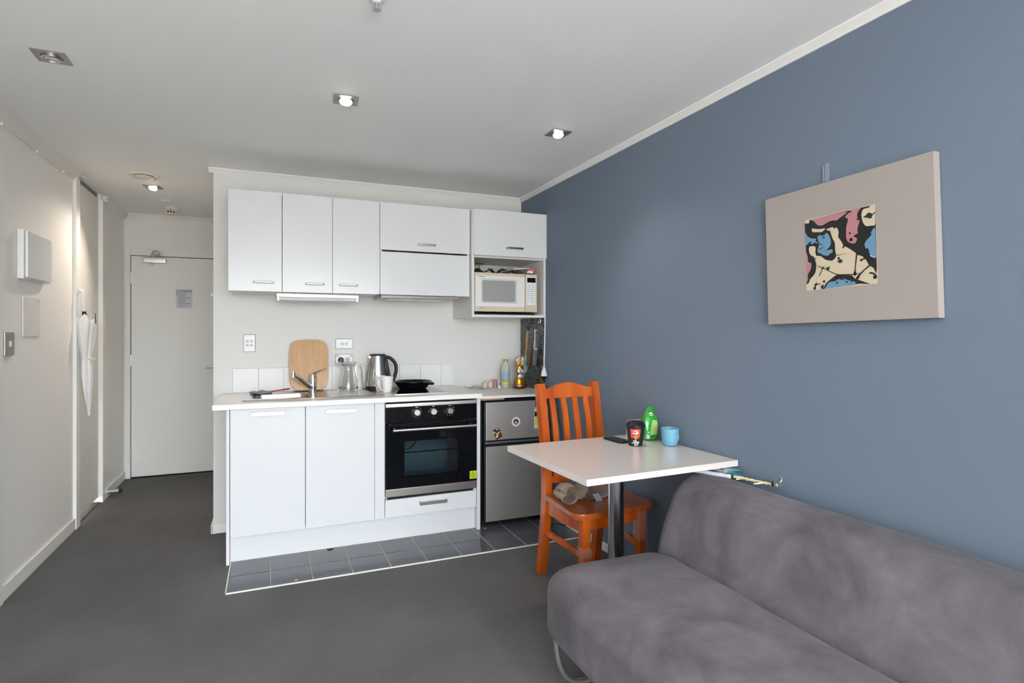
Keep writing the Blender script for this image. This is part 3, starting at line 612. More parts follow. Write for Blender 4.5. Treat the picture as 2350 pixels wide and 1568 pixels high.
# hob and pan
t=thing('hob','black glass ceramic hob with a thin steel edge','hob',(.91,3.92,.918))
boxo('glass_top',(.742,1.088,3.685,4.165,.9182,.9232),blackgl,t,bev=.001)
bm=B(); box(bm,.738,1.092,3.679,3.685,.9178,.9225); box(bm,.738,.742,3.685,4.165,.9178,.9225); box(bm,1.088,1.092,3.685,4.165,.9178,.9225); obj('steel_edge',bm,steel,t)
pn=M('pan_coating','#111214',.28,.2,coat=.3)
t=thing('frying_pan','black non-stick frying pan on the hob','frying pan',(.935,3.99,.9235)); px,py=.932,4.0; q=.9236
bm=B(); lathe(bm,[(0,q),(.088,q),(.098,q+.006),(.128,q+.048),(.133,q+.052),(.1325,q+.055),(.128,q+.053),(.122,q+.048),(.094,q+.010),(.0,q+.006)],px,py,56); obj('pan',bm,pn,t,ang=50)
bm=B(); d=Vector((.09,-1,0)).normalized(); c=Vector((px+.05,py-.118,q+.047))
tube(bm,[c,c+d*.05+Vector((0,0,.004)),c+d*.10+Vector((0,0,.008)),c+d*.17+Vector((0,0,.010)),c+d*.185+Vector((0,0,.009))],[.010,.013,.014,.013,.007],14,flat=((0,0,1),.8)); obj('handle',bm,black,t)
# ---------------------------------------------------------------- oven
OX0,OX1,OY=.664,1.2635,3.588
t=thing('oven','black glass built-in oven with steel trims and three knobs','oven',(.96,3.9,.29))
bm=B(); box(bm,.69,1.24,3.625,4.15,.30,.305); box(bm,.69,1.24,3.625,4.15,.745,.75); box(bm,.69,.70,3.625,4.15,.305,.745); box(bm,1.23,1.24,3.625,4.15,.305,.745); box(bm,.70,1.23,4.14,4.15,.305,.745); box(bm,.69,1.24,3.62,4.15,.75,.865)
obj('cavity',bm,M('oven_enamel','#93a8af',.35),t)
boxo('control_panel',(OX0,OX1,OY,3.62,.748,.848),blackgl,t,bev=.002)
boxo('top_trim',(OX0,OX1,OY-.003,3.62,.850,.872),steel,t,bev=.002)
# door: black frame glass with a window
bm=B()
wx0,wx1,wz0,wz1=.780,1.141,.404,.632; dz0,dz1=.338,.741
for a in ((OX0,wx0,dz0,dz1),(wx1,OX1,dz0,dz1),(wx0,wx1,dz0,wz0),(wx0,wx1,wz1,dz1)): box(bm,a[0],a[1],OY-.004,3.618,a[2],a[3])
d=obj('door',bm,blackgl,t)
boxo('window_glass',(wx0-.001,wx1+.001,OY-.0045,OY-.001,wz0-.001,wz1+.001),ovglass,d)
bm=B(); tube(bm,[(.700,OY-.05,.711),(1.245,OY-.05,.711)],.0095,14); tube(bm,[(.72,OY,.711),(.72,OY-.05,.711)],.007,10); tube(bm,[(1.225,OY,.711),(1.225,OY-.05,.711)],.007,10); obj('handle',bm,steel,d)
boxo('bottom_trim',(OX0,OX1,OY-.004,3.62,.288,.336),steel,t,bev=.002)
boxo('vent_gap',(OX0+.01,OX1-.02,3.598,3.62,.272,.286),darkgap,t)
for x,mt in ((.859,M('knob_silver','#c9c9c7',.3,.8)),(.968,M('knob_silver','#c9c9c7',.3,.8)),(1.077,M('knob_grey','#8d8d90',.35,.8))):
    bm=B(); tube(bm,[(x,OY,.812),(x,OY-.006,.812),(x,OY-.022,.812),(x,OY-.024,.812)],[.0225,.0215,.0195,.018],28); kn=obj('knob',bm,mt,t)
    boxo('pointer',(x-.001,x+.001,OY-.0252,OY-.0238,.818,.829),black,kn)
    bm=B(); n=12 if x<.9 else (4 if x<1.0 else 9)
    for i in range(n):
        a=(R(60-i*300/11+30) if n==12 else (R(90*i) if n==4 else R(150-i*30-90)))
        cx_,cz_=x+.0315*math.cos(a),.812+.0315*math.sin(a); c,s_=math.cos(a),math.sin(a)
        prism(bm,[(cx_+c*dx-s_*dy,cz_+s_*dx+c*dy) for dx,dy in ((-.0025,-.0011),(.0025,-.0011),(.0025,.0011),(-.0025,.0011))],0,.0004,lambda u,v,h:(u,OY-.0003-h,v))
    o=obj('dial_marks',bm,M('print_white2','#e6e6ea',.5),t,flat=True); o['kind']='stuff'
    boxo('printed_symbol',(x-.008,x+.008,OY-.0008,OY-.0002,.843,.8455),M('print_white2','#e6e6ea',.5),t)
for k in range(1):
    bm=B(); y0_,y1_=3.66,4.1
    for z in (.545,):
        tube(bm,[(.702,y0_,z),(1.228,y0_,z)],.003,6); tube(bm,[(.702,y1_,z),(1.228,y1_,z)],.003,6)
        for i in range(14): tube(bm,[(.72+i*.038,y0_,z),(.72+i*.038,y1_,z)],.0015,6)
    obj('rack',bm,chrome,t)
bm=B(); 
tube(bm,[(.90+.085*math.cos(R(a)),4.12,.555+.085*math.sin(R(a))) for a in range(0,361,15)],.004,8,cap=False); obj('fan_ring',bm,chrome,t)
bm=B(); tube(bm,[(1.222,3.67,.50),(1.222,4.1,.50)],.005,8); tube(bm,[(.708,3.67,.50),(.708,4.1,.50)],.005,8); obj('side_rail',bm,chrome,t)
st=boxo('warning_sticker',(1.214,1.262,OY-.0052,OY-.0043,.352,.404),M('sticker_yellow','#b9d010',.5),t,bev=0); st['label']='small square yellow warning sticker'
bm=B(); fnn=lambda u,v,h:(1.238+u,OY-.0054-h,.385+v)
for p,q_ in (((-.014,-.008),(.014,-.008)),((.014,-.008),(0,.014)),((0,.014),(-.014,-.008))):
    p=Vector(p);q_=Vector(q_); n_=(q_-p).normalized(); n_=Vector((-n_.y,n_.x))*.0011; prism(bm,[tuple(p-n_),tuple(q_-n_),tuple(q_+n_),tuple(p+n_)],0,.0002,fnn)
prism(bm,[(-.003,-.005),(.003,-.005),(.001,.006),(-.001,.006)],0,.0002,fnn)
for i,wd in enumerate((.006,.014,.012)): prism(bm,[(-wd,-.015-i*.005),(wd,-.015-i*.005),(wd,-.013-i*.005),(-wd,-.013-i*.005)],0,.0002,fnn)
obj('printed_triangle',bm,M('print_green','#5a6b10',.6),st,flat=True)
# ---------------------------------------------------------------- fridge
t=thing('fridge','steel-fronted two-door bar fridge under the thin worktop','fridge',(1.56,3.9,0)); FX0,FX1=1.322,1.802
boxo('body',(FX0-.004,FX1,3.652,4.15,.03,.858),black,t,bev=.004)
for z0,z1,nm in ((.590,.852,'freezer_door'),(.042,.553,'fridge_door')):
    bm=B(); box(bm,FX0,FX1,BF+.002,3.648,z0,z1,bev=.006); d=obj(nm,bm,black,t)
    bm=B(); box(bm,FX0+.012,FX1-.002,BF-.002,BF+.004,z0+.002,z1-.003,bev=.003); obj('steel_face',bm,fridgem,d)
boxo('top_strip',(FX0,FX1,BF+.01,3.65,.854,.862),black,t,bev=.002)
bm=B(); box(bm,FX0+.012,FX1-.04,BF+.001,BF+.02,.566,.580,bev=.004); obj('grip_bar',bm,M('grip_steel','#a9abae',.25,.9),t)
boxo('mid_gap',(FX0+.004,FX1-.004,BF+.012,3.65,.554,.589),black,t)
for x in (1.34,1.77): bm=B(); tube(bm,[(x,3.68,.0045),(x,3.68,.031)],.012,12); obj('foot',bm,black,t)
# magnets and labels on the fridge
def sticker(name,poly,y,mat,label=None,cat=None,parent=None,h=.001):
    bm=B(); prism(bm,poly,0,h,lambda u,v,hh:(u,y-hh,v)); o=obj(name,bm,mat,parent,flat=True)
    if label: tag(o,label,cat)
    return o
FY=BF-.002
circ=lambda cx,cz,r,n=28:[(cx+r*math.cos(2*PI*i/n),cz+r*math.sin(2*PI*i/n)) for i in range(n)]
wht=M('label_white','#e8e8ec',.5); blk=M('label_black','#16161a',.5); red=M('label_red','#c02a33',.5)
o=sticker('round_magnet',circ(1.554,.708,.0315),FY,wht,'round white magnet with a black and red centre on the freezer door','magnet')
sticker('printed_ring',circ(1.554,.708,.020),FY-.001,blk,parent=o,h=.0004)
sticker('printed_cap',[(1.541,.712),(1.567,.712),(1.564,.722),(1.556,.726),(1.546,.723)],FY-.0015,red,parent=o,h=.0003)
sticker('printed_beard',[(1.542,.703),(1.546,.708),(1.554,.705),(1.562,.708),(1.566,.703),(1.561,.695),(1.554,.699),(1.547,.695)],FY-.0015,wht,parent=o,h=.0003)
def rotp(pts,c,a): 
    ca,sa=math.cos(R(a)),math.sin(R(a)); return [(c[0]+(x*ca-z*sa),c[1]+(x*sa+z*ca)) for x,z in pts]
cc=(1.418,.636)
o=sticker('picture_magnet',rotp([(-.024,-.035),(.024,-.035),(.024,.035),(-.024,.035)],cc,22),FY,M('label_darkred','#3a1518',.5),'tilted dark picture magnet of fruit at the freezer door edge','magnet')
for (dx,dz,r_,mt) in ((-.016,.018,.010,M('apple_yellow','#d8b15a',.5)),(-.004,-.004,.011,M('apple_green','#b7a44e',.5)),(-.012,.022,.006,red),(.010,-.020,.011,M('cherry','#8e1626',.5)),(-.012,-.018,.008,wht),(-.006,-.026,.006,M('cherry','#8e1626',.5)),(.012,.004,.005,wht)):
    sticker('fruit',circ(*rotp([(dx,dz)],cc,22)[0],r_,16),FY-.001,mt,parent=o,h=.0003)
sticker('print_line',rotp([(0,.024),(.02,.024),(.02,.030),(0,.030)],cc,22),FY-.001,wht,parent=o,h=.0003)
o=sticker('energy_label',[(1.692,.655),(1.783,.655),(1.783,.77)]+[(1.7375+.0455*math.cos(R(a)),.77+.04*math.sin(R(a))) for a in range(15,180,15)]+[(1.692,.77)],FY,wht,'arched energy rating label on the freezer door behind the chair back','label')
sticker('yellow_band',[(1.694,.675),(1.781,.675),(1.781,.73),(1.694,.73)],FY-.001,M('energy_yellow','#d3d95a',.5),parent=o,h=.0003)
sticker('black_band',[(1.694,.735),(1.781,.735),(1.781,.77),(1.694,.77)],FY-.001,blk,parent=o,h=.0003)
o=sticker('capacity_label',[(1.70,.806),(1.798,.806),(1.798,.848),(1.70,.848)],FY,blk,'small dark strip label at the top corner of the freezer door','label')
sticker('white_patch',[(1.765,.815),(1.79,.815),(1.79,.838),(1.765,.838)],FY-.001,wht,parent=o,h=.0003)
# ---------------------------------------------------------------- wall plates
def plate_(name,x0,x1,z0,z1,label,cat):
    t=thing(name,label,cat,((x0+x1)/2,KY,z0)); boxo('back_frame',(x0,x1,KY-.006,KY,z0,z1),M('plate_grey','#8f8f90',.4),t,bev=.002)
    boxo('plate',(x0+.003,x1-.003,KY-.010,KY-.004,z0+.003,z1-.003),white,t,bev=.002); return t
def rocker(t,x,z,s=.0085): 
    return boxo('rocker',(x-s,x+s,KY-.0135,KY-.0095,z-s,z+s),M('rocker_grey','#c2c2c3',.35),t,bev=.003)
t=plate_('switch_plate',-.166,-.092,1.190,1.308,'upright white wall plate with four switches beside the wall cabinet','light switch')
for x in (-.142,-.116):
    for z in (1.262,1.236): rocker(t,x,z)
t=plate_('switch_plate',.424,.546,1.204,1.277,'wide white wall plate with two switches above the power socket','light switch')
for x in (.472,.499): rocker(t,x,1.241)
t=plate_('power_socket',.424,.546,1.095,1.168,'white double power socket behind the glass jug','power socket')
for x in (.439,.531): rocker(t,x,1.154,.008)
boxo('outlet',(.493,.522,KY-.012,KY-.0095,1.105,1.143),M('rocker_grey','#c2c2c3',.35),t,bev=.004)
for a in ((.5005,1.131,25),(.5145,1.131,-25),(.5075,1.117,0)):
    bm=B(); box(bm,-.0013,.0013,-.0005,.0008,-.004,.004); bmesh.ops.transform(bm,matrix=Matrix.Translation((a[0],KY-.0122,a[1]))@Matrix.Rotation(R(a[2]),4,'Y'),verts=bm.verts[:]); obj('slot',bm,black,t)
bm=B(); tube(bm,[(.461,KY-.010,1.126),(.461,KY-.038,1.126),(.461,KY-.044,1.126)],[.020,.019,.015],24); tag(obj('power_plug',bm,black),'round black plug in the double power socket','plug')
bm=B(); tube(bm,[(-.352,KY+.02,1.572),(-.352,KY-.01,1.572),(-.352,KY-.012,1.560)],.007,10); tag(obj('corner_hook',bm,white),'tiny white hook on the outer corner of the kitchen wall','hook')
# ================================================================ microwave and what lies on it
beige=M('microwave_beige','#d6c6ad',.4); mwh=M('microwave_white','#e9e8e4',.25,coat=.2)
VX0,VX1,VY,VZ0,VZ1=1.322,1.812,3.80,1.470,1.748
t=thing('microwave','white microwave oven with beige trim in the open bay','microwave',(1.57,3.97,VZ0))
boxo('body',(VX0,VX1,VY+.02,4.17,VZ0,VZ1),beige,t,bev=.006)
d=boxo('door',(VX0+.001,1.714,VY,VY+.022,VZ0,VZ1),beige,t,bev=.005)
boxo('door_panel',(VX0+.008,1.711,VY-.003,VY+.004,VZ0+.035,VZ1-.022),mwh,d,bev=.003)
boxo('window_frame',(1.372,1.648,VY-.006,VY,1.531,1.705),M('window_rim','#cfcfcb',.3),d,bev=.004)
bm=B(); prism(bm,rrect(1.510-.003,1.616,.252,.152,.010),0,.0008,lambda u,v,h:(u,VY-.0062-h,v)); obj('window_mesh',bm,M('mesh_grey','#a3a3a1',.25,var=('#9b9b99',900,.1)),d)
boxo('control_panel',(1.716,VX1,VY,VY+.022,VZ0,VZ1),beige,t,bev=.004)
kp=boxo('keypad',(1.727,1.799,VY-.003,VY+.003,1.520,1.731),M('keypad_white','#e8e8ea',.35),t,bev=.003)
boxo('display',(1.729,1.796,VY-.005,VY-.002,1.687,1.722),blackgl,kp,bev=.001)
bm=B()
for r_ in range(9):
    z=1.664-r_*.0145
    for c_,wd in ((0,.020),(1,.017)):
        x=1.733+c_*.036; prism(bm,[(x,z),(x+wd,z),(x+wd,z+.002),(x,z+.002)],0,.0003,lambda u,v,h:(u,VY-.0032-h,v))
    if r_>1: prism(bm,[(1.7625,z-.003),(1.7655,z-.003),(1.7655,z+.006),(1.7625,z+.006)],0,.0003,lambda u,v,h:(u,VY-.0032-h,v))
o=obj('key_marks',bm,M('key_ink','#7a7b82',.6),kp,flat=True); o['kind']='stuff'
boxo('open_button',(1.722,1.806,VY-.003,VY+.003,1.480,1.515),beige,t,bev=.003)
text('brand_lettering','Panasonic',.0125,lambda u,v,d:Vector((1.352+u,VY-.0034-d,1.7145+v)),M('print_dark','#4c4a49',.5),t,align='LEFT',bold=.0002)
bm=B(); prism(bm,[(0,.004),(.016,0),(.016,.0015),(0,.0055)],0,.0004,lambda u,v,h:(1.353+u,VY-.0034-h,1.5+v)); prism(bm,[(.016,-.004),(.042,-.004),(.042,-.0015),(.016,-.0015)],0,.0004,lambda u,v,h:(1.353+u,VY-.0034-h,1.5+v)); obj('printed_mark',bm,M('print_dark','#4c4a49',.5),t)
for x in (1.35,1.78):
    for y in (3.85,4.12): bm=B(); tube(bm,[(x,y,1.458),(x,y,VZ0+.001)],.012,12); obj('foot',bm,black,t)
t=boxo('oven_tray',(1.316,1.79,3.79,4.17,1.4475,1.4575),black,None,bev=.003); tag(t,'black oven tray lying under the microwave in the bay','tray')
def sheet(nm,x0,x1,y0,y1,z,mat,label,cat,amp=.012,seed=1,th=.004,rot=0,nx=14,ny=8,group=None):
    bm=B(); g=[]; cx,cy=(x0+x1)/2,(y0+y1)/2
    for i in range(nx+1):
        row=[]
        for j in range(ny+1):
            x=x0+(x1-x0)*i/nx; y=y0+(y1-y0)*j/ny; h=amp*(.5+.5*noise.noise((x*22+seed*7,y*22,seed*3.1)))+amp*.4*math.sin(x*60+seed)
            X,Y=x-cx,y-cy; row.append(bm.verts.new((cx+X*math.cos(rot)-Y*math.sin(rot),cy+X*math.sin(rot)+Y*math.cos(rot),z+max(0,h))))
        g.append(row)
    for i in range(nx):
        for j in range(ny): bm.faces.new((g[i][j],g[i+1][j],g[i+1][j+1],g[i][j+1]))
    bmesh.ops.solidify(bm,geom=bm.faces[:],thickness=-th); return tag(obj(nm,bm,mat,ang=60),label,cat,group)
T=VZ1+.0015
sheet('paper_bag',1.322,1.46,3.83,4.05,T,M('bag_kraft','#a99a74',.7),'tan paper bag lying flat at the left end of the microwave top','paper bag',.035,1,.006)
sheet('snack_packet',1.465,1.585,3.825,3.93,T,M('packet_brown','#7d5f52',.35),'crumpled brown and silver packet on the middle of the microwave','packet',.038,2,.004)
sheet('snack_packet',1.59,1.72,3.82,3.86,T,M('packet_red','#a53038',.35),'crumpled red packet on the microwave under the stack of booklets','packet',.026,5,.004)
sheet('leaflet',1.61,1.75,3.87,4.02,T+.018,paper,'loose white folded leaflet on top of the red packet','leaflet',.012,7,.003)
t=thing('booklet','thin grey booklet lying on top of the microwave clutter','booklet',(1.71,3.95,T+.04))
bm=B(); box(bm,-.075,.075,-.07,.07,0,.010,bev=.001); bmesh.ops.transform(bm,matrix=Matrix.Rotation(R(-6),4,'Y')@Matrix.Rotation(R(12),4,'Z'),verts=bm.verts[:]); obj('pages',bm,paper,t,local=True)
bm=B(); box(bm,-.076,.076,-.071,.071,.010,.012); bmesh.ops.transform(bm,matrix=Matrix.Rotation(R(-6),4,'Y')@Matrix.Rotation(R(12),4,'Z'),verts=bm.verts[:]); obj('cover',bm,M('cover_grey','#8f908c',.5),t,local=True)
t=thing('snack_box','small red box with a white end on the right of the microwave top','box',(1.785,3.87,T),R(-25))
bm=B(); box(bm,-.028,.026,-.045,.06,.012,.044,bev=.004); bmesh.ops.transform(bm,matrix=Matrix.Rotation(R(14),4,'Y'),verts=bm.verts[:]); obj('carton',bm,M('box_red','#d2525a',.4),t,local=True)
bm=B(); prism(bm,[(-.026,.004),(.018,-.004),(.022,.010),(-.008,.018)],0,.001,lambda u,v,h:(u,-.0475-h,v+.010)); obj('white_flap',bm,wht,t,local=True)
bm=B(); disc(bm,(.012,-.0455,.026),.005,(0,-1,0),12,.001); obj('yellow_emblem',bm,M('emblem_yellow','#e0b24a',.5),t,local=True)
# ---------------------------------------------------------------- small things on the thin worktop
Z=.8935
bm=B(); 
def egg(x,y,label):
    bm=B(); lathe(bm,[(0,0)]+[(.0205*math.sin(a)*(1+.12*math.cos(a)),.0275*(1-math.cos(a))) for a in [PI*i/14 for i in range(1,14)]]+[(0,.055)],x,y,24); bmesh.ops.translate(bm,verts=bm.verts[:],vec=(0,0,Z)); return tag(obj('egg',bm,M('eggshell','#dfcfc4',.45)),label,'egg','eggs by the oil bottle')
egg(1.512,4.10,'pale egg standing upright farther from the oil bottle'); egg(1.556,4.10,'pale egg standing upright next to the pink tube')
sheet('plastic_wrap',1.36,1.50,4.06,4.18,Z,M('film','#e5dcd8',.2,alpha=.75),'crumpled translucent plastic wrap at the back of the thin worktop','plastic wrap',.022,9,.001)
bm=B(); lathe(bm,[(0,Z),(.0135,Z),(.0135,Z+.066),(.012,Z+.069),(0,Z+.069)],1.598,4.11,20); tag(obj('pink_tube',bm,M('dusty_pink','#b99080',.5)),'small dusty pink tube between the eggs and the oil bottle','tube')
t=thing('small_bottle','tiny white bottle with dark print beside the oil bottle','bottle',(1.629,4.095,Z))
bm=B(); lathe(bm,[(0,Z),(.012,Z),(.012,Z+.05),(.008,Z+.054),(.008,Z+.06),(0,Z+.06)],1.629,4.095,18); obj('vessel',bm,white,t)
bm=B(); box(bm,1.623,1.635,4.082,4.084,Z+.02,Z+.045); obj('print_patch',bm,M('teal_dark','#4a6a66',.5),t)
t=thing('oil_bottle','clear bottle of yellow cooking oil with a gold cap','bottle',(1.676,4.09,Z))
oc=(1.676,4.085)
bm=B(); lathe(bm,[(0,Z),(.031,Z),(.034,Z+.004),(.034,Z+.04),(.032,Z+.05),(.034,Z+.06),(.034,Z+.15),(.030,Z+.172),(.0165,Z+.195),(.0155,Z+.207),(0,Z+.208)],*oc,30); obj('vessel',bm,M('bottle_clear','#e6ebe9',.05,alpha=.32,coat=.5),t)
bm=B(); lathe(bm,[(0,Z+.002),(.030,Z+.002),(.032,Z+.006),(.032,Z+.158),(0,Z+.158)],*oc,30); obj('oil',bm,M('oil_yellow','#cbc57f',.1,coat=.5),t)
bm=B(); lathe(bm,[(.0175,Z+.200),(.018,Z+.203),(.018,Z+.217),(.016,Z+.220),(0,Z+.220)],*oc,24); obj('cap',bm,M('cap_gold','#b79a4a',.35,.4),t)
bm=B()
def arc_patch(bm,c,r0,r1,a0,a1,z0,z1,n=12):
    prev=None
    for i in range(n+1):
        a=R(a0+(a1-a0)*i/n); p=(bm.verts.new((c[0]+r0*math.cos(a),c[1]+r0*math.sin(a),z0)),bm.verts.new((c[0]+r1*math.cos(a),c[1]+r1*math.sin(a),z1)))
        if prev: bm.faces.new((prev[0],p[0],p[1],prev[1]))
        prev=p
arc_patch(bm,oc,.0348,.0348,185,330,Z+.068,Z+.128); obj('label_blue',bm,M('label_sky','#8fb0cf',.45),t)
bm=B(); arc_patch(bm,oc,.0348,.0348,185,330,Z+.045,Z+.068); obj('label_field',bm,M('label_ochre','#c2a650',.45),t)
# tissue and the foil rabbit on a dark saucer
sheet('tissue',1.685,1.725,3.98,4.03,Z,paper,'small scrap of crumpled tissue beside the foil rabbit','tissue',.016,4,.002)
bm=B(); lathe(bm,[(0,Z),(.035,Z),(.052,Z+.008),(.055,Z+.012),(.035,Z+.007),(0,Z+.006)],1.765,4.01,32); tag(obj('saucer',bm,M('saucer_dark','#2f2d2c',.3)),'small dark saucer beneath the foil rabbit','saucer')
t=thing('foil_rabbit','gold foil chocolate rabbit with painted white face','chocolate figure',(1.765,4.01,Z+.0065)); rx,ry,rz=1.765,4.01,Z+.007
gold=M('foil_gold','#b98a1d',.22,.75,bump=(60,.3,.003)); fw=M('foil_white','#e2ddd5',.25,.2); fr=M('foil_red','#b3202a',.25,.4)
bm=B(); lathe(bm,[(0,rz),(.036,rz),(.042,rz+.01),(.044,rz+.035),(.039,rz+.062),(.030,rz+.085),(.024,rz+.10),(.025,rz+.115),(.031,rz+.13),(.031,rz+.15),(.024,rz+.168),(0,rz+.174)],rx,ry,32,sq=(1,.72)); obj('body',bm,gold,t)
for s_ in (-1,1):
    bm=B(); tube(bm,smoothpath([(rx+s_*.012,ry,rz+.155),(rx+s_*.018,ry,rz+.19),(rx+s_*.018,ry,rz+.22),(rx+s_*.014,ry,rz+.238)],4),[.009,.012,.015,.017,.018,.0185,.0185,.018,.017,.015,.012,.008,.004],14,flat=((0,1,0),.55)); e=obj('ear',bm,gold,t)
    bm=B(); prism(bm,[(rx+s_*.017+.0125*math.cos(a),rz+.203+.032*math.sin(a)) for a in [2*PI*i/18 for i in range(18)]],0,.0012,lambda u,v,h:(u,ry-.0098-h,v)); obj('ear_white',bm,fw,e)
    bm=B(); prism(bm,[(rx+s_*.017+.006*math.cos(a),rz+.196+.018*math.sin(a)) for a in [2*PI*i/14 for i in range(14)]],0,.0008,lambda u,v,h:(u,ry-.0112-h,v)); obj('inner_ear',bm,M('ear_mauve','#a68a92',.3),e)
def pad(nm,cx,cz,sx,sz,mat,dep,th=.006,par=None):
    bm=B(); bmesh.ops.create_uvsphere(bm,u_segments=16,v_segments=10,radius=1); bmesh.ops.transform(bm,matrix=Matrix.Translation((rx+cx,ry-dep,rz+cz))@Matrix.Diagonal((sx,th,sz,1)),verts=bm.verts[:]); return obj(nm,bm,mat,par or t)
pad('face',-.004,.128,.024,.021,fw,.0195); pad('muzzle',-.008,.122,.014,.010,fw,.0255); pad('nose',-.011,.132,.005,.0035,fr,.030,.003)
pad('mouth',-.009,.118,.008,.0045,M('mouth_dark','#1f1c20',.4),.0315,.002)
for x in (-.013,.006): pad('eye',x,.142,.0032,.0042,M('mouth_dark','#1f1c20',.4),.0245,.002)
bm=B(); lathe(bm,[(.0255,rz+.100),(.0275,rz+.104),(.0255,rz+.110)],rx,ry,24,sq=(1,.76)); obj('neckband',bm,M('band_navy','#3a3d5c',.3),t)
pad('chest',-.004,.084,.020,.018,fw,.0185); pad('egg_print',-.002,.062,.012,.011,M('print_magenta','#a3306a',.3),.026); pad('flower_print',-.012,.070,.007,.007,M('print_orange','#c8742c',.3),.0275)
pad('paw',.030,.092,.007,.018,M('paw_teal','#2f8f9a',.3),.006,.012); pad('foot',.016,.016,.022,.009,fr,.026); pad('foot',-.014,.012,.020,.007,fw,.028)
# ---------------------------------------------------------------- mosaic panel on the blue wall
t=thing('mosaic_panel','panel of small dark and grey mosaic pieces on the blue wall under the microwave cabinet','wall panel',(BX,4.0,.893))
boxo('backing',(BX-.004,BX-.0002,3.772,KY-.0005,.8935,1.4285),M('mosaic_grout','#8b8c90',.6),t)
random.seed(11); bm=B(); z=.895
while z<1.425:
    y=3.775-random.uniform(0,.015)
    while y<KY-.004:
        L=random.choice((.012,.018,.024,.030,.036)); a=max(y,3.774); b_=min(y+L,KY-.002); mi=random.choice((0,0,0,1,1,2))
        if b_-a>.003: box(bm,BX-.0072,BX-.0035,a,b_-.0025,z,z+.0105,mi=mi)
        y+=L
    z+=.0133
o=obj('mosaic_pieces',bm,[M('mosaic_black','#1b1c20',.15,coat=.4),M('mosaic_dark','#3b3d43',.2,coat=.4),M('mosaic_grey','#63666d',.2,coat=.3)],t,flat=True); o['kind']='stuff'
# utensils on hooks
sx=BX-.0075
def hookloop(y,z): 
    bm=B(); tube(bm,smoothpath([(sx,y,z+.012),(sx-.012,y,z+.012),(sx-.018,y,z),(sx-.012,y,z-.008)],4),.002,6); box(bm,sx-.003,sx,y-.008,y+.008,z,z+.03,bev=.002); return bm
t=thing('spatula','hanging pale green spatula with a wooden handle and black loop','spatula',(sx,4.03,1.2))
bm=hookloop(3.985,1.395); tube(bm,smoothpath([(sx-.016,3.985,1.393),(sx-.033,3.975,1.375),(sx-.033,3.995,1.355),(sx-.033,3.988,1.34)],4),.003,6); tube(bm,[(sx-.033,3.99,1.372),(sx-.033,3.993,1.335)],.008,8,flat=((0,1,0),.5)); obj('loop',bm,black,t)
bm=B(); tube(bm,[(sx-.033,3.995,1.343),(sx-.033,4.005,1.30),(sx-.033,4.02,1.20),(sx-.033,4.035,1.155)],[.009,.0105,.010,.009],12,flat=((0,1,0),.7)); obj('handle',bm,M('light_wood','#b98a5e',.5,var=('#a8794d',9,.3),stretch=(5,5,.6)),t)
bm=B(); tube(bm,smoothpath([(sx-.033,4.035,1.157),(sx-.033,4.04,1.13),(sx-.033,4.048,1.10),(sx-.033,4.058,1.065),(sx-.033,4.068,1.02),(sx-.033,4.072,1.0)],4),[.007,.0072,.0075,.008,.0095,.012,.015,.019,.023,.026,.0275,.029,.0295,.029,.0275,.026,.023,.019,.014,.008,.002],16,flat=((0,1,0),.25)); obj('blade',bm,M('mint_silicone','#93b5a6',.45),t)
t=thing('wooden_spoon','hanging dark brown wooden spoon between spatula and peeler','spoon',(sx,3.93,1.2))
bm=B(); tube(bm,smoothpath([(sx-.033,3.845,1.385),(sx-.033,3.862,1.33),(sx-.033,3.90,1.24),(sx-.033,3.925,1.17),(sx-.033,3.942,1.12),(sx-.033,3.962,1.075),(sx-.033,3.975,1.065)],4),[.008,.0085,.009,.0095,.0095,.0095,.0095,.0095,.0095,.01,.011,.012,.013,.015,.017,.019,.021,.022,.022,.0215,.020,.018,.015,.011,.004],14,flat=((0,1,0),.4)); obj('spoon_blade',bm,M('brown_wood','#6b4632',.5,var=('#5a3826',9,.3),stretch=(5,5,.6)),t)
obj('hook',hookloop(3.843,1.392),satin,t)
t=thing('turner','hanging grey and steel turner nearest the cord','turner',(sx,3.85,1.2))
bm=B(); box(bm,sx-.044,sx-.022,3.848,3.858,1.19,1.345,bev=.003); obj('handle_frame',bm,M('turner_light','#b5b5b2',.35,.5),t)
bm=B(); box(bm,sx-.040,sx-.026,3.846,3.8485,1.205,1.335,bev=.001); obj('grip_inlay',bm,M('inlay_grey','#56585b',.4),t)
bm=B(); tube(bm,[(sx-.033,3.86,1.19),(sx-.033,3.868,1.13),(sx-.033,3.88,1.08)],[.018,.021,.017],14,flat=((0,1,0),.3)); obj('blade',bm,M('turner_grey','#5c5f63',.4),t)
bm=B(); tube(bm,smoothpath([(sx-.033,3.886,1.30),(sx-.033,3.89,1.2),(sx-.033,3.895,1.165),(sx-.033,3.905,1.15)],4),.003,6); obj('wire_arm',bm,chrome,t)
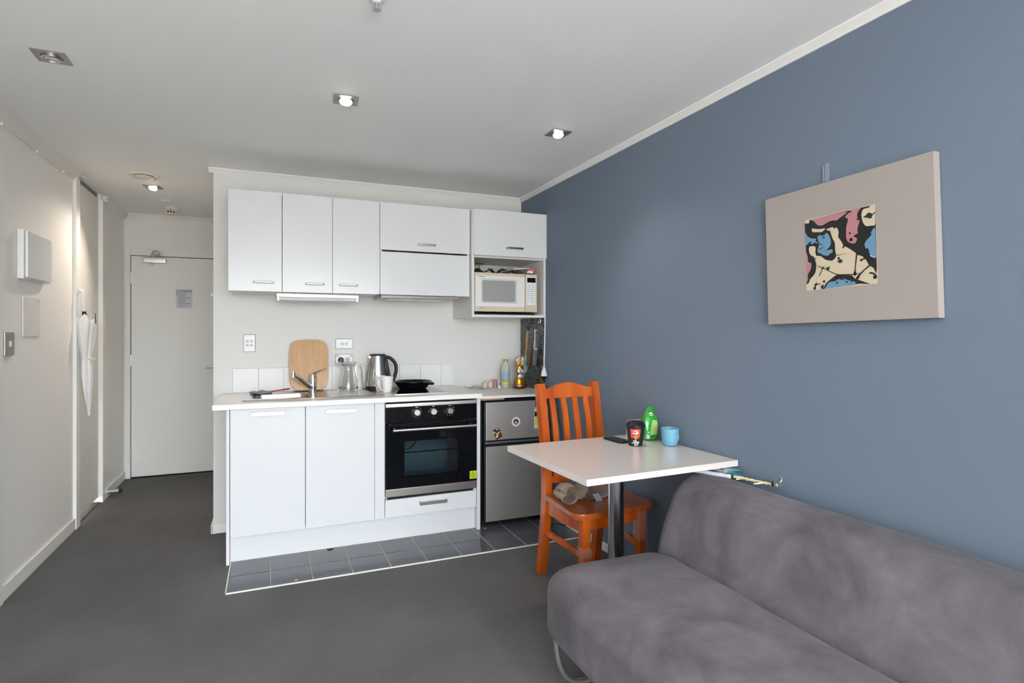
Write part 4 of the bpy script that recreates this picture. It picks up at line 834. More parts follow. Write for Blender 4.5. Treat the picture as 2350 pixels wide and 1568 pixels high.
# power lead with socket end
t=thing('extension_lead','white hanging lead with a socket end and a black plug pushed in','extension lead',(BX-.02,3.77,1.2))
bm=B(); tube(bm,smoothpath([(1.80,3.90,1.452),(1.835,3.80,1.452),(1.845,3.752,1.448),(1.848,3.744,1.40),(1.845,3.744,1.25),(1.841,3.744,1.14),(1.840,3.744,1.065)],6),.0042,8); obj('cord',bm,white,t)
bm=B(); lathe(bm,[(.0,1.068),(.007,1.066),(.012,1.050),(.020,1.03),(.021,1.01),(.024,1.008),(.024,1.003),(0,1.003)],1.840,3.744,20); obj('socket_end',bm,white,t)
bm=B(); lathe(bm,[(.0,1.0025),(.021,1.0025),(.020,.994),(.010,.975),(.007,.955),(.0,.952)],1.840,3.744,18); obj('plug',bm,black,t)
bm=B(); tube(bm,smoothpath([(1.840,3.744,.955),(1.844,3.71,.925),(1.848,3.63,.905),(1.852,3.585,.888),(1.853,3.572,.86),(1.854,3.55,.75),(1.854,3.50,.60),(1.854,3.46,.2),(1.85,3.44,.02),(1.82,3.46,.012),(1.72,3.56,.012),(1.815,3.64,.012)],6),.004,8); obj('black_cord',bm,black,t)
# ================================================================ dining table
def frame2(c,a):
    ca,sa=math.cos(R(a)),math.sin(R(a)); return lambda u,v,z: Vector((c[0]+u*ca-v*sa,c[1]+u*sa+v*ca,z))
t=thing('dining_table','white square pedestal table on a chrome column against the blue wall','table',(1.459,2.222,0),R(2.4))
bm=B(); prism(bm,rrect(0,0,.772,.707,.004,2),.7443,.77,bev=.001); obj('tabletop',bm,M('table_laminate','#d6cfcb',.24,coat=.1),t,local=True)
bm=B(); lathe(bm,[(.0368,.012),(.0368,.742)],0,0,36); obj('pole',bm,M('pole_chrome','#c4c6ca',.12,1),t,local=True)
bm=B(); lathe(bm,[(0,.742),(.12,.742),(.12,.736),(.05,.73),(.0368,.715)],0,0,36); obj('top_flange',bm,chrome,t,local=True)
bm=B(); lathe(bm,[(0,.0),(.21,.0),(.215,.004),(.21,.010),(.06,.03),(.038,.04)],0,0,48); obj('foot_plate',bm,chrome,t,local=True)
bm=B(); 
for v in (-.006,.006): tube(bm,[(-.058,-.3535,.757+v),(-.058,-.3545,.757+v)],.0014,8)
obj('screw_hole',bm,darkgap,t,local=True)
TZ=.7703
# takeaway cup
t=thing('coffee_cup','black takeaway coffee cup with a red patch and dark lid','cup',(1.642,2.33,TZ)); cx_,cy2=1.642,2.33
RB,RT,HC=.0325,.0445,.098
bm=B(); lathe(bm,[(0,TZ),(RB,TZ),(RB+.001,TZ+.002),(RT,TZ+HC),(0,TZ+HC)],cx_,cy2,48); obj('cup_body',bm,M('cup_black','#1d1b1b',.45),t)
bm=B(); q=TZ+HC; lathe(bm,[(RT+.001,q-.006),(RT+.0045,q-.004),(RT+.0045,q+.002),(RT+.001,q+.005),(RT-.003,q+.014),(RT-.008,q+.019),(RT-.012,q+.0185),(.012,q+.014),(0,q+.014)],cx_,cy2,48); obj('lid',bm,M('lid_black','#17171a',.35),t)
fa=math.atan2(-cy2,-cx_)   # the printed side faces back down the room
def cupfn(u,v,h,off=.0004):
    z=v; r=RB+(RT-RB)*(z/HC)+off+h; a=fa+u/(.5*(RB+RT)); return Vector((cx_+r*math.cos(a),cy2+r*math.sin(a),TZ+z))
def curved(bm,poly,off,n=1):
    """flat polygon laid on the cup, cut finely"""
    b2=B(); vs=[b2.verts.new((u,v,0)) for u,v in poly]; b2.faces.new(vs); bmesh.ops.triangulate(b2,faces=b2.faces[:]); 
    for k in range(-13,14): bmesh.ops.bisect_plane(b2,geom=b2.verts[:]+b2.edges[:]+b2.faces[:],plane_co=(k*.002+.0003,0,0),plane_no=(1,0,0))
    mp={}
    for v in b2.verts: mp[v]=bm.verts.new(cupfn(v.co.x,v.co.y,0,off))
    for f in b2.faces: bm.faces.new([mp[v] for v in f.verts])
    b2.free()
def cupdecal(nm,polys,mat,off):
    bm=B()
    for p in polys: curved(bm,p,off)
    bmesh.ops.recalc_face_normals(bm,faces=bm.faces[:]); obj(nm,bm,mat,t,ang=60)
cup_red=M('cup_red','#dc4347',.5); cup_w=M('cup_white','#e9e6e2',.5); cup_o=M('cup_orange','#e2973a',.5); cup_k=M('cup_ink','#1a1818',.5)
cupdecal('red_patch',[[(-.0225,.040),(-.0235,.084),(.0235,.084),(.0215,.042),(.010,.036),(-.010,.036)],[(-.018,.030),(-.010,.031),(-.014,.040),(-.019,.038)],[(.010,.033),(.018,.036),(.019,.041),(.010,.038)]],cup_red,.0004)
cupdecal('face_print',[[(-.012,.060),(.014,.060),(.012,.052),(.012,.044),(.003,.031),(-.006,.036),(-.011,.048)]],cup_k,.0007)  # black printed face of the hat logo
cupdecal('hat_brim',[[(-.015,.064),(-.008,.0655),(.0,.063),(.009,.0645),(.016,.066),(.010,.0605),(.0,.059),(-.008,.0605)],[(-.010,.069),(-.007,.076),(.004,.0785),(.009,.076),(.013,.067),(.008,.066),(.002,.0645),(-.006,.066)]],cup_w,.001)
cupdecal('hat_band',[[(-.008,.0685),(-.004,.0735),(.001,.0745),(.0,.0695)],[(.002,.073),(.007,.075),(.007,.070),(.003,.069)],[(-.009,.0665),(-.002,.0695),(.001,.0665),(-.004,.0665)]],cup_k,.0013)
cupdecal('bandana',[[(-.011,.0565),(-.003,.0545),(.012,.0575),(.011,.054),(.001,.0505),(-.010,.0535)],[(-.010,.052),(-.001,.049),(.011,.0525),(.010,.043),(.003,.0325),(-.001,.034),(-.008,.044)]],cup_o,.001)
cupdecal('bandana_fold',[[(-.0075,.0495),(-.005,.0488),(.004,.037),(.003,.036)],[(.002,.0455),(.007,.0475),(.006,.043),(.004,.040)]],cup_k,.0013)
for body,u0,v0,sz in (('THE',-.0035,.0245,.0085),('COFFEE',-.001,.0145,.0115),('GUY',.004,.0045,.0115)):
    text('lettering',body,sz,lambda u,v,d,u0=u0,v0=v0: cupfn(u+u0,v+v0+abs(u)*.0+u*.08,d,.0005),cup_w,t,bold=.0004,extrude=.0002)
# green bag
t=thing('green_packet','bright green foil packet twisted shut, leaning at the wall','packet',(1.80,2.41,TZ)); gx,gy=1.79,2.42
gm=M('packet_green','#2f9e38',.22,.15,coat=.5,bump=(45,.5,.006),var=('#248a2e',30,.2)); bm=B()
secs=[(0,.034,.026,0,0),(.012,.039,.030,0,0),(.05,.040,.032,-.001,0),(.085,.042,.030,.0,0),(.115,.036,.023,.001,0),(.14,.027,.013,.003,.002),(.158,.020,.007,.006,.003),(.170,.012,.005,.010,.004),(.176,.006,.003,.012,.004)]
rings=[]; N=40
for z,a_,b_,ox,oy in secs:
    ring=[]
    for k in range(N):
        a=2*PI*k/N; c,s_=math.cos(a),math.sin(a); n=3.2; f=1+.05*math.sin(7*a+z*60)+.04*noise.noise((c*3,s_*3,z*30))
        X=a_*abs(c)**(2/n)*(1 if c>=0 else -1)*f; Y=b_*abs(s_)**(2/n)*(1 if s_>=0 else -1)*f; th=R(-12); ring.append(bm.verts.new((gx+ox+X*math.cos(th)-Y*math.sin(th),gy+oy+X*math.sin(th)+Y*math.cos(th),TZ+.0005+z)))
    rings.append(ring)
for a,b_ in zip(rings,rings[1:]):
    for k in range(N): bm.faces.new((a[k],a[(k+1)%N],b_[(k+1)%N],b_[k]))
bm.faces.new(list(reversed(rings[0]))); bm.faces.new(rings[-1]); obj('foil_bag',bm,gm,t,ang=70)
def bagsurf(u,z,off):
    for s0,s1 in zip(secs,secs[1:]):
        if z<=s1[0]: break
    f=min(1,max(0,(z-s0[0])/(s1[0]-s0[0]))); a_,b_,ox,oy=[s0[i]+(s1[i]-s0[i])*f for i in (1,2,3,4)]
    X=max(-.97*a_,min(.97*a_,u)); Y=-b_*(1-abs(X/a_)**3.2)**(1/3.2)*1.06-off; th=R(-12)
    return Vector((gx+ox+X*math.cos(th)-Y*math.sin(th),gy+oy+X*math.sin(th)+Y*math.cos(th),TZ+z))
def bagpatch(nm,pts,mat,dep):
    b2=B(); b2.faces.new([b2.verts.new((u,v,0)) for u,v in pts]); bmesh.ops.triangulate(b2,faces=b2.faces[:]); bmesh.ops.subdivide_edges(b2,edges=b2.edges[:],cuts=4,use_grid_fill=True)
    for v in b2.verts: v.co=bagsurf(v.co.x,v.co.y,dep)
    bmesh.ops.recalc_face_normals(b2,faces=b2.faces[:]); obj(nm,b2,mat,t,ang=70)
bagpatch('clear_window',[(-.012,.030),(.031,.033),(.035,.072),(.030,.102),(.004,.106),(-.006,.07)],M('window_lime','#a9cf7e',.3,var=('#8fbf62',60,.2)),.0015)
bagpatch('white_badge',[(-.010,.128),(.008,.125),(.009,.138),(-.001,.143),(-.010,.139)],wht,.0015)
bagpatch('badge_print',[(-.008,.131),(.006,.129),(.0065,.134),(-.008,.136)],M('badge_brown','#7a4a44',.5),.0025)
bagpatch('bar_code',[(-.030,.012),(-.012,.010),(-.012,.032),(-.028,.035)],M('label_grey','#b9b6bf',.5),.0015)
bagpatch('small_mark',[(-.020,.042),(-.013,.042),(-.016,.050)],wht,.0015)
# blue cup
t=thing('blue_tumbler','pale blue plastic tumbler with a white sticker beside the wall','tumbler',(1.792,2.255,TZ))
bm=B(); bx_,by_=1.795,2.262; lathe(bm,[(0,TZ),(.026,TZ),(.033,TZ+.004),(.037,TZ+.016),(.0415,TZ+.05),(.0425,TZ+.083),(.041,TZ+.084),(.0395,TZ+.080),(.037,TZ+.03),(.030,TZ+.008),(0,TZ+.006)],bx_,by_,48); obj('cup_body',bm,M('cup_blue','#6ea7c0',.4,trans=.0),t)
bm=B(); arc_patch(bm,(bx_,by_),.0412,.0425,-62,-38,TZ+.028,TZ+.052,6); obj('sticker',bm,wht,t)
# phone
t=thing('phone','black phone lying face up behind the coffee cup','phone',(1.622,2.462,TZ),R(93))
bm=B(); prism(bm,rrect(0,0,.148,.070,.009),.0003,.0085,bev=.0015); obj('phone_body',bm,M('phone_black','#191515',.3,.3),t,local=True)
bm=B(); prism(bm,rrect(0,0,.142,.064,.007),.0085,.0089); obj('screen',bm,blackgl,t,local=True)
# white napkin holder / tray behind the cup
t=thing('white_stand','upright white rounded holder behind the coffee cup','holder',(1.765,2.50,TZ))
bm=B(); prism(bm,rrect(0,.048,.118,.094,.014),0,.012,lambda u,v,h:(1.760+u,2.495-h,TZ+v+.001),bev=.002); obj('panel',bm,M('holder_white','#d9cdc8',.4),t)
bm=B(); box(bm,1.695,1.815,2.45,2.52,TZ,TZ+.006,bev=.002); obj('base',bm,M('holder_white','#d9cdc8',.4),t)
bm=B(); prism(bm,rrect(0,.085,.034,.008,.0035,3),0,.001,lambda u,v,h:(1.760+u,2.4826-h,TZ+v)); obj('hand_slot',bm,M('slot_tan','#b08f7d',.5),t)
# ================================================================ chair
wood=M('varnished_pine','#cf6619',.25,coat=.5,var=('#a8440f',2.2,.22),stretch=(7,7,.8))
woodd=M('varnished_pine_seat','#b55a26',.22,coat=.5,var=('#8e3f17',2.0,.25),stretch=(8,1,8))
ch=thing('dining_chair','orange varnished wooden slat-back chair pushed under the table','chair',(1.563,2.63,0),R(4))
rear=[(.21,.0),(.195,.07),(.175,.2),(.158,.33),(.148,.45),(.152,.58),(.168,.72),(.192,.86),(.225,1.035)]
for s_ in (-1,1):
    bm=B(); bar(bm,smoothpath([(s_*.178,y,z) for y,z in rear],3),.042,.047,(1,0,0)); bmesh.ops.bevel(bm,geom=[e for e in bm.edges if e.calc_length()>.0],offset=.004,segments=1,affect='EDGES') if 0 else None
    obj('rear_post',bm,wood,ch,local=True)
for s_ in (-1,1):
    bm=B(); box(bm,s_*.172-.0235,s_*.172+.0235,-.225,-.178,0,.421,bev=.006); obj('front_leg',bm,wood,ch,local=True)
bm=B(); sp=[]
for cx1,cy1,a0 in ((-.19,.135,0),(.19,.135,0)): pass
seat=[(-.200,.128),(-.243,-.19),(-.238,-.225),(-.222,-.246),(-.195,-.257),(.195,-.257),(.222,-.246),(.238,-.225),(.243,-.19),(.200,.128),(.155,.128),(.155,.165),(-.155,.165),(-.155,.128)]
prism(bm,seat,.422,.4545,bev=.006); obj('seat',bm,woodd,ch,local=True)
bm=B(); box(bm,-.149,.149,-.212,-.19,.357,.421,bev=.002); obj('front_apron',bm,wood,ch,local=True)
for s_ in (-1,1):
    bm=B(); box(bm,s_*.176-.011,s_*.176+.011,-.178,.135,.345,.421,bev=.002); obj('side_apron',bm,wood,ch,local=True)
    bm=B(); bar(bm,[(s_*.176,-.18,.238),(s_*.176,.165,.238)],.018,.028,(1,0,0)); obj('side_stretcher',bm,wood,ch,local=True)
bm=B(); box(bm,-.157,.157,.135,.158,.36,.421,bev=.002); obj('rear_apron',bm,wood,ch,local=True)
bm=B(); prism(bm,[(-.158,.955),(.158,.955),(.158,1.008)]+[(x,1.008+.032*(math.cos(x/.158*PI)*.5+.5)**1.0) for x in [ .158-.316*i/20 for i in range(1,20)]]+[(-.158,1.008)],-.012,.012,lambda u,v,h:(u,.213+(v-.955)*.14+h+ .0,v),bev=.003); obj('top_rail',bm,wood,ch,local=True)
bm=B(); box(bm,-.158,.158,.138,.160,.503,.540,bev=.003); obj('lower_rail',bm,wood,ch,local=True)
for x in (-.111,-.037,.037,.111):
    bm=B(); bar(bm,smoothpath([(x,.149,.535),(x,.150,.62),(x,.162,.74),(x,.184,.86),(x,.213,.965)],3),.032,.013,(1,0,0)); obj('slat',bm,wood,ch,local=True)
film=M('clear_film','#e8ecee',.08,alpha=.14,coat=1,bump=(60,1,.01))
for (x,z0,z1,lab) in ((-.172,.225,.275,'clear plastic wrap round the leg'),(.172,.26,.44,'clear plastic wrap round the leg')):
    bm=B(); rg=[]
    for k in range(9):
        z=z0+(z1-z0)*k/8; r_=[bm.verts.new((x+(.026+.003*math.sin(k*2.3+q*1.7))*cx3,-.2015+(.026+.003*math.sin(k*1.9+q))*cy3,z+.006*math.sin(q*2.1))) for q,(cx3,cy3) in enumerate(((-1,-1),(0,-1.05),(1,-1),(1.05,0),(1,1),(0,1.05),(-1,1),(-1.05,0)))]; rg.append(r_)
    for a,b_ in zip(rg,rg[1:]):
        for k in range(8): bm.faces.new((a[k],a[(k+1)%8],b_[(k+1)%8],b_[k]))
    o=obj('plastic_wrap',bm,film,ch,local=True,flat=True); o['label']=lab
bm=B(); g=[]
for i in range(13):
    g.append([bm.verts.new((.03+i*.0105,-.215+.014*math.sin(i*1.9+j*2.2),.285+j*.011+.008*math.sin(i*.9+j)+i*.002)) for j in range(7)])
for i in range(12):
    for j in range(6): bm.faces.new((g[i][j],g[i+1][j],g[i+1][j+1],g[i][j+1]))
o=obj('plastic_wrap',bm,film,ch,local=True,flat=True); o['label']='loose flap of clear plastic wrap'
# folded towel on the seat
t=thing('towel','folded beige towel with a grey tag on the chair seat','towel',(1.50,2.62,.4555),R(8))
tm=M('towel_cloth','#cfc3b4',.95,bump=(260,.3,.002)); 
path=smoothpath([(-.145,.062),(-.11,.078),(-.075,.082),(-.055,.062),(-.065,.03),(-.10,.008),(-.145,.004),(-.165,.022),(-.15,.045),(-.11,.052),(-.085,.036),(-.06,.012),(-.03,.05),(-.005,.082),(.03,.078),(.05,.045),(.03,.02),(.005,.012),(.03,.004),(.08,.006),(.12,.03),(.13,.06),(.10,.085),(.06,.09),(.0,.092),(-.04,.094)],4) if 0 else None
pts=smoothpath([Vector((x,0,z)) for x,z in ((-.150,.058),(-.115,.076),(-.080,.080),(-.058,.060),(-.068,.028),(-.105,.008),(-.150,.006),(-.166,.026),(-.148,.046),(-.112,.048),(-.09,.030),(-.05,.014),(-.028,.048),(-.008,.074),(.025,.060),(.052,.030),(.022,.014),(-.012,.022),(.0,.006),(.05,.005),(.10,.010),(.135,.035),(.128,.068),(.09,.088),(.03,.092),(-.03,.094))],4)
bm=B(); g=[]
for i,p in enumerate(pts):
    row=[]
    for j in range(11):
        v=j/10; y=-.075+v*.15+.012*math.sin(i*.21)+.006*math.sin(i*.5+j); k=1-.25*(v-.3)**2*2; row.append(bm.verts.new((p.x*(1-.12*v)+.02*v,y,max(.003,p.z*k+.003*math.sin(j*1.3+i*.3)))))
    g.append(row)
for i in range(len(g)-1):
    for j in range(10): bm.faces.new((g[i][j],g[i][j+1],g[i+1][j+1],g[i+1][j]))
bmesh.ops.solidify(bm,geom=bm.faces[:],thickness=.004); obj('cloth',bm,tm,t,local=True,ang=75)
bm=B(); prism(bm,[(-.004,.030),(.036,.030),(.046,-.004),(.006,-.004)],0,.001,lambda u,v,h:(u+.008,-.094-(.03-v)*.6-h,v+.008)); obj('care_tag',bm,M('tag_grey','#8b8f9a',.5),t,local=True)
# ================================================================ sofa
suede=M('suede','#706a70',.9,var=('#4f4a50',4.5,.17),bump=(4,.4,.03),sheen=.08)
nt=suede.node_tree; ns=[n for n in nt.nodes if n.type=='TEX_NOISE']; ns[0].inputs['Distortion'].default_value=.5; ns[0].inputs['Detail'].default_value=10; ns[0].inputs['Roughness'].default_value=.62
so=thing('sofa','grey suede sofa with a long seat and a sloping back against the blue wall','sofa',(1.40,1.0,0))
def wseat(p):
    tx=(p.x-.945)/.6; dome=.012*max(0,math.sin(min(1,max(0,tx))*PI))
    n=.006*noise.noise((p.x*5,p.y*4,p.z*5)); return Vector((p.x+n*.6,p.y,p.z+(dome if p.z>.35 else 0)+n*(1 if p.z>.3 else .4)))
bm=B(); softbox(bm,.935,1.53,.0,1.985,.163,.432,(.12,.16,.075),k=9,m=(14,44,6),warp=wseat); obj('seat_cushion',bm,suede,so,ang=80)
def wback(p):
    k=min(1,max(0,(p.z-.36)/.34)); k=k*k*(3-2*k); x=p.x+(1.852-p.x)/.357*.10*k; n=.006*noise.noise((p.x*4,p.y*4,p.z*6+3)); return Vector((min(1.856,x+n),p.y+n*.4,p.z+n*.6-.0))
bm=B(); softbox(bm,1.495,1.852,.0,2.035,.19,.708,(.13,.09,.11),k=9,m=(8,44,12),warp=wback); obj('back_cushion',bm,suede,so,ang=80)
bm=B(); box(bm,1.0,1.80,.1,1.9,.135,.185,bev=.01); obj('base_frame',bm,M('frame_dark','#202022',.6),so)
tubem=M('leg_tube','#c9cac4',.35,.9)
for y in (1.868,.14):
    bm=B(); tube(bm,smoothpath([(.968,y,.20),(.972,y,.15),(.985,y,.09),(1.015,y,.04),(1.07,y,.014),(1.2,y,.012),(1.6,y,.012),(1.76,y,.012),(1.80,y,.03),(1.82,y,.10),(1.82,y,.19)],5),.0105,12); obj('leg',bm,tubem,so)
# ---------------------------------------------------------------- things tucked on the sofa back, under the table corner
def ribbon(nm,pts,wid,wdir,th,mat,label,cat,parent=None):
    bm=B(); P=smoothpath(pts,5); wd=Vector(wdir)*wid; a=[bm.verts.new(p) for p in P]; b_=[bm.verts.new(p+wd) for p in P]
    for i in range(len(P)-1): bm.faces.new((a[i],a[i+1],b_[i+1],b_[i]))
    bmesh.ops.solidify(bm,geom=bm.faces[:],thickness=th); o=obj(nm,bm,mat,parent,ang=60)
    return tag(o,label,cat) if label else o
t=thing('folded_mat','folded turquoise and white mat squeezed under the table corner','mat',(1.82,1.87,.712))
teal=M('turquoise','#7fe4ea',.35); mw_=M('mat_white','#d8d6d2',.45)
mpp=lambda L:[(1.761+.92*s_,1.85-.39*s_,.7115+z_) for s_,z_ in L]
ribbon('white_layer',mpp([(.040,.0305),(.03,.031),(.006,.028),(.0,.018),(.008,.008),(.035,.005),(.055,.007)]),.10,(0,1,0),.002,mw_,None,None,t)
ribbon('turquoise_layer',mpp([(.066,.029),(.035,.028),(.016,.022),(.012,.017),(.03,.014),(.05,.016),(.070,.013),(.075,.009),(.055,.004),(.04,.0025)]),.10,(0,1,0),.002,teal,None,None,t)
bm=B(); box(bm,1.764,1.774,1.870,1.95,.722,.7405); obj('dark_stripe',bm,M('stripe_grey','#6f6a70',.5),t)
bm=B(); tube(bm,[(1.715,1.99,.715),(1.775,1.845,.7165)],.009,14,mi=0); t2=tag(obj('paper_roll',bm,M('roll_white','#d5dae8',.4)),'short white paper roll poking out beside the folded mat','paper roll')
t=thing('braided_strap','pale yellow braided strap lying along the sofa back by the clip','strap',(1.82,1.75,.712)); sy=M('straw','#cdbf86',.8); sp_=M('straw_pale','#d9c9ac',.8)
for ph,mt in ((0,sy),(PI,sp_)):
    bm=B(); tube(bm,[Vector((1.785+.055*k/40+.005*math.sin(k*.55+ph)*(1+.4*math.sin(k*.3)),1.835-.175*k/40,.7175+.0025*math.cos(k*.55+ph))) for k in range(41)],[.0035+.001*math.sin(k*.7+ph) for k in range(41)],8); obj('strand',bm,mt,t)
bm=B(); tube(bm,[(1.775,1.812,.7135),(1.815,1.80,.7145)],.0028,8); tag(obj('white_stick',bm,white),'thin white stick under the mat end on the sofa back','stick','thin white sticks on the sofa back')
bm=B(); tube(bm,[(1.785,1.728,.7135),(1.83,1.718,.7145)],.0028,8); tag(obj('white_stick',bm,white),'thin white stick nearer the binder clip on the sofa back','stick','thin white sticks on the sofa back')
t=thing('binder_clip','black binder clip with a wire loop gripping the braided strap','clip',(1.842,1.66,.712))
bm=B(); prism(bm,[(-.011,.0),(.011,.0),(.004,.018),(-.004,.018)],-.016,.016,lambda u,v,h:(1.84+h*.75+v*.0,1.665-h*.65+u*.6,.713+v),bev=.001); obj('clip_body',bm,black,t)
bm=B(); tube(bm,smoothpath([(1.838,1.67,.730),(1.846,1.672,.745),(1.854,1.664,.752),(1.856,1.654,.742),(1.848,1.656,.730)],4),.0012,6); obj('wire_loop',bm,chrome,t)
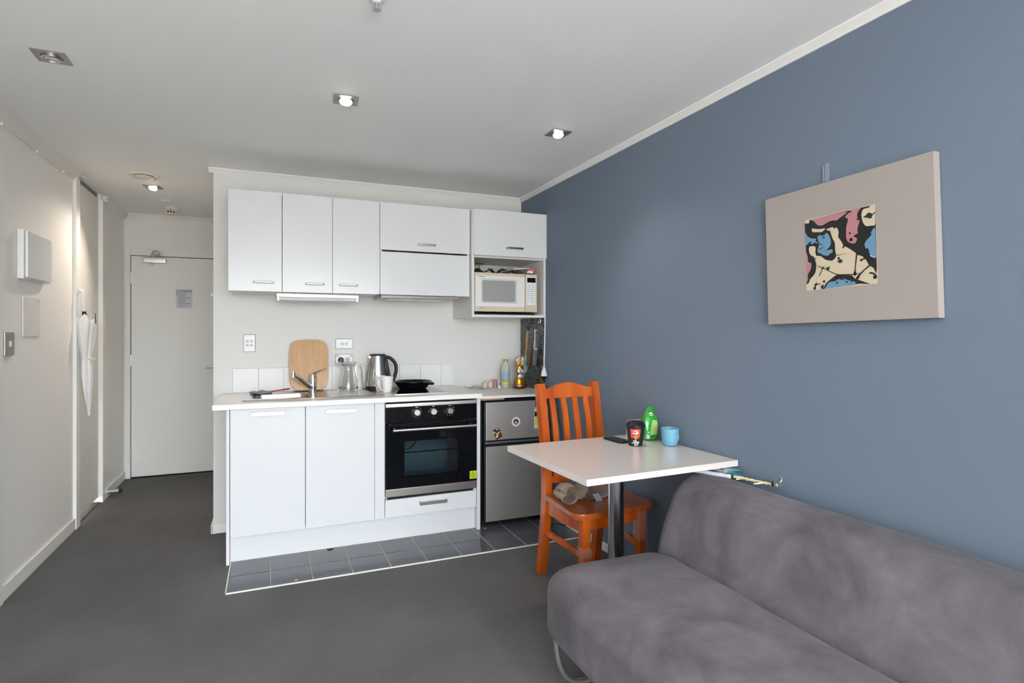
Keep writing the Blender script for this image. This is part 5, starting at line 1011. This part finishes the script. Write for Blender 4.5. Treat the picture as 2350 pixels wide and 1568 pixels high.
# ================================================================ painting
PC=Vector((BX-.003,1.392,1.6095)); pa=R(1.1); eu=Vector((0,-math.cos(pa),math.sin(pa))); ev=Vector((0,math.sin(pa)*1.6,math.cos(pa)))
pf=lambda u,v,h: PC+eu*u+ev*v+Vector((-h,0,0))
t=thing('painting','canvas with a taupe border around a square of black, pink and blue paint splashes','painting',(BX-.01,1.392,1.36))
bm=B(); prism(bm,[(-.316,-.251),(.316,-.251),(.316,.251),(-.316,.251)],.0,.030,pf,bev=.0015); obj('canvas',bm,M('canvas_taupe','#a39a94',.6,bump=(300,.1,.002)),t)
bm=B(); AS=.1345; prism(bm,[(-AS,-AS*.975),(AS,-AS*.975),(AS,AS*.975),(-AS,AS*.975)],.0301,.0306,pf); obj('print_square',bm,M('paint_cream','#cdbea5',.45),t,flat=True)
ART={'black':[[(0.26,0.007),(0.308,0.077),(0.38,0.127),(0.452,0.168),(0.504,0.17),(0.664,0.144),(0.696,0.109),(0.76,0.071),(0.909,0.005),(0.798,0.02),(0.709,0.021),(0.726,0.035),(0.677,0.064),(0.634,0.013),(0.661,0.065),(0.636,0.076),(0.545,0.117),(0.569,0.083),(0.485,0.112),(0.432,0.089),(0.361,0.088),(0.325,0.059),(0.274,0.002),(0.229,0.014),(0.23,0.047),(0.271,0.056)],[(0.161,0.347),(0.278,0.283),(0.401,0.214),(0.504,0.174),(0.697,0.156),(0.868,0.16),(0.891,0.161),(0.787,0.154),(0.697,0.144),(0.495,0.167),(0.418,0.192),(0.287,0.269),(0.229,0.297)],[(0.84,0.868),(0.881,0.886),(0.898,0.906),(0.93,0.908),(0.961,0.886),(0.996,0.902),(0.995,0.887),(0.965,0.869),(0.951,0.836),(0.919,0.833),(0.888,0.853),(0.851,0.824),(0.876,0.855)],[(0.216,0.19),(0.2,0.188),(0.246,0.274),(0.233,0.296),(0.27,0.3),(0.28,0.324),(0.281,0.291),(0.26,0.272)],[(0.114,0.029),(0.133,0.052),(0.125,0.078),(0.153,0.092),(0.171,0.145),(0.164,0.087),(0.217,0.079),(0.217,0.068),(0.166,0.064),(0.147,0.043),(0.151,0.017),(0.132,0.001),(0.115,0.008)],[(0.31,0.275),(0.319,0.29),(0.346,0.291),(0.364,0.305),(0.358,0.261),(0.336,0.251)],[(0.477,0.389),(0.491,0.407),(0.512,0.396),(0.511,0.372),(0.537,0.368),(0.549,0.343),(0.518,0.322),(0.493,0.334),(0.476,0.356),(0.502,0.365)],[(0.786,0.327),(0.799,0.341),(0.819,0.334),(0.835,0.348),(0.851,0.33),(0.818,0.319),(0.809,0.304),(0.789,0.311)],[(0.899,0.145),(0.923,0.154),(0.961,0.138),(0.991,0.108),(0.996,0.077),(0.973,0.06),(0.95,0.072),(0.947,0.093),(0.96,0.104),(0.945,0.124),(0.906,0.133)],[(0.652,0.614),(0.666,0.632),(0.687,0.629),(0.697,0.607),(0.689,0.588),(0.668,0.586),(0.653,0.598)],[(0.647,0.696),(0.656,0.708),(0.673,0.702),(0.669,0.684),(0.655,0.679)],[(0.256,0.103),(0.266,0.118),(0.286,0.116),(0.293,0.099),(0.283,0.085),(0.263,0.088)],[(0.448,0.067),(0.457,0.078),(0.475,0.075),(0.472,0.054),(0.456,0.05)],[(0.274,0.706),(0.285,0.721),(0.303,0.714),(0.296,0.694),(0.278,0.693)],[(0.463,0.437),(0.548,0.438),(0.633,0.436),(0.548,0.433),(0.465,0.429)],[(0.286,0.507),(0.341,0.532),(0.407,0.526),(0.331,0.521)],[(0.2,0.549),(0.279,0.581),(0.242,0.555)],[(0.585,0.057),(0.594,0.076),(0.611,0.066),(0.606,0.049)],[(0.14,0.43),(0.15,0.442),(0.162,0.432),(0.154,0.418)],[(0.737,0.429),(0.752,0.395),(0.736,0.294),(0.725,0.224),(0.727,0.184),(0.734,0.156),(0.709,0.127),(0.694,0.165),(0.707,0.195),(0.721,0.296)],[(0.895,0.242),(0.91,0.229),(0.845,0.186),(0.786,0.131),(0.756,0.079),(0.724,0.098),(0.762,0.141),(0.813,0.182)],[(0.203,0.662),(0.225,0.621),(0.284,0.599),(0.235,0.628)]],'pink':[[(0.125,0.989),(0.598,0.987),(0.584,0.953),(0.531,0.927),(0.478,0.9),(0.443,0.91),(0.38,0.91),(0.335,0.897),(0.28,0.878),(0.234,0.878),(0.188,0.904),(0.147,0.959)],[(0.701,0.999),(0.809,0.997),(0.787,0.965),(0.764,0.921),(0.767,0.872),(0.753,0.847),(0.794,0.841),(0.78,0.789),(0.761,0.729),(0.767,0.679),(0.742,0.668),(0.708,0.645),(0.744,0.619),(0.752,0.594),(0.725,0.554),(0.68,0.558),(0.63,0.59),(0.611,0.633),(0.608,0.674),(0.612,0.78),(0.617,0.807),(0.632,0.85),(0.637,0.889),(0.6,0.921),(0.644,0.958),(0.696,0.974),(0.671,0.989)],[(0.006,0.526),(0.033,0.479),(0.04,0.401),(0.087,0.378),(0.075,0.295),(0.026,0.224),(0.029,0.164),(0.007,0.149)]],'blue':[[(0.0,0.83),(0.042,0.766),(0.098,0.725),(0.168,0.711),(0.162,0.678),(0.207,0.641),(0.198,0.638),(0.143,0.658),(0.09,0.642),(0.087,0.69),(0.004,0.647)],[(0.192,0.732),(0.243,0.749),(0.247,0.731),(0.307,0.742),(0.317,0.762),(0.348,0.748),(0.373,0.706),(0.389,0.645),(0.388,0.604),(0.369,0.565),(0.332,0.529),(0.407,0.522),(0.401,0.477),(0.366,0.474),(0.356,0.451),(0.302,0.454),(0.257,0.473),(0.24,0.492),(0.203,0.506),(0.186,0.542),(0.216,0.622),(0.204,0.667)],[(0.992,0.691),(0.936,0.65),(0.942,0.622),(0.893,0.579),(0.85,0.523),(0.864,0.462),(0.896,0.457),(0.916,0.38),(0.993,0.334)],[(0.269,0.002),(0.361,0.088),(0.468,0.134),(0.537,0.126),(0.63,0.124),(0.718,0.044),(0.733,0.019),(0.634,0.009)]],'cream':[[(0.84,0.962),(0.877,0.974),(0.917,0.972),(0.942,0.993),(1.0,1.0),(0.993,0.754),(0.947,0.739),(0.876,0.748),(0.838,0.803),(0.821,0.886),(0.827,0.933)],[(0.116,0.861),(0.223,0.833),(0.314,0.825),(0.249,0.786),(0.128,0.807),(0.11,0.836)],[(0.327,0.81),(0.427,0.822),(0.385,0.779),(0.349,0.794)],[(0.0,1.0),(0.067,0.991),(0.066,0.948),(0.001,0.96)],[(0.066,0.613),(0.155,0.6),(0.153,0.522),(0.165,0.469),(0.1,0.478),(0.059,0.536)],[(0.916,0.372),(0.962,0.346),(0.989,0.331),(0.931,0.346)]],'ground':[[(0.0,0.961),(0.066,0.948),(0.072,0.986),(0.125,0.989),(0.809,0.997),(1.0,0.992),(0.995,0.18),(0.956,0.2),(0.918,0.228),(0.895,0.246),(0.866,0.309),(0.812,0.371),(0.756,0.394),(0.732,0.422),(0.676,0.47),(0.59,0.531),(0.568,0.512),(0.549,0.523),(0.561,0.556),(0.529,0.622),(0.496,0.677),(0.503,0.742),(0.479,0.804),(0.439,0.795),(0.426,0.818),(0.385,0.779),(0.417,0.665),(0.444,0.611),(0.448,0.504),(0.46,0.436),(0.443,0.398),(0.407,0.374),(0.371,0.374),(0.3,0.4),(0.256,0.44),(0.22,0.462),(0.165,0.469),(0.127,0.466),(0.157,0.377),(0.16,0.326),(0.149,0.252),(0.11,0.198),(0.062,0.156),(0.041,0.112),(0.012,0.092),(0.004,0.141),(0.006,0.526),(0.004,0.647),(0.0,0.83)]]}
for key,nm,col,h0 in (('ground','black','#1d1f21',.0308),('pink','pink','#b57d82',.0311),('blue','blue','#6890ad',.0311),('cream','cream','#cdbea5',.0312),('black','black','#1d1f21',.0315)):
    for poly in ART[key]:
        n=len(poly); sm=[]
        for i in range(n):
            p0,p1,p2,p3=[Vector(poly[(i+j)%n]) for j in (-1,0,1,2)]; big=(p2-p1).length>.12
            for q in ((0,) if big or p1.x in (0,1) or p1.y in (0,1) else (0,.33,.66)):
                sm.append(.5*((2*p1)+(p2-p0)*q+(2*p0-5*p1+4*p2-p3)*q*q+(3*p1-3*p2+p3-p0)*q**3))
        sm=[Vector((min(1,max(0,p.x)),min(1,max(0,p.y)))) for p in sm]
        bm=B(); vs=[bm.verts.new(pf((p.x-.5)*2*AS,(p.y-.5)*2*AS*.975,h0)) for p in sm]
        for tri in tessellate_polygon([[Vector((p.x,p.y,0)) for p in sm]]):
            try: f=bm.faces.new([vs[i] for i in tri])
            except ValueError: continue
            f.normal_update()
            if f.normal.x>0: f.normal_flip()
        obj('paint_shape',bm,M('paint_'+nm,col,.45),t,flat=True)
bm=B(); box(bm,BX-.004,BX-.0005,1.455,1.472,1.868,1.935,bev=.001); box(bm,BX-.006,BX-.0005,1.474,1.479,1.868,1.93,bev=.001)
tag(obj('picture_hook',bm,M('hook_bluegrey','#8693a3',.4)),'painted-over plastic hook above the painting','hook')

# little scraps on the floor by the tiles
sheet('leaf_scrap',.318,.352,3.60,3.625,.0048,M('dry_leaf','#6e2f26',.8),'tiny curled brown leaf scrap on the tiles against the kickboard','leaf',.006,3,.001,nx=5,ny=4)
sheet('paper_scrap',.118,.134,3.222,3.238,.0048,M('scrap_cream','#d8cdb4',.8),'tiny cream paper scrap on the front row of tiles','scrap',.004,6,.001,nx=4,ny=4)
sheet('paper_scrap',1.315,1.335,3.585,3.60,.0048,M('scrap_cream','#d8cdb4',.8),'tiny cream paper scrap on the tiles beside the fridge foot','scrap',.004,8,.001,nx=4,ny=4)
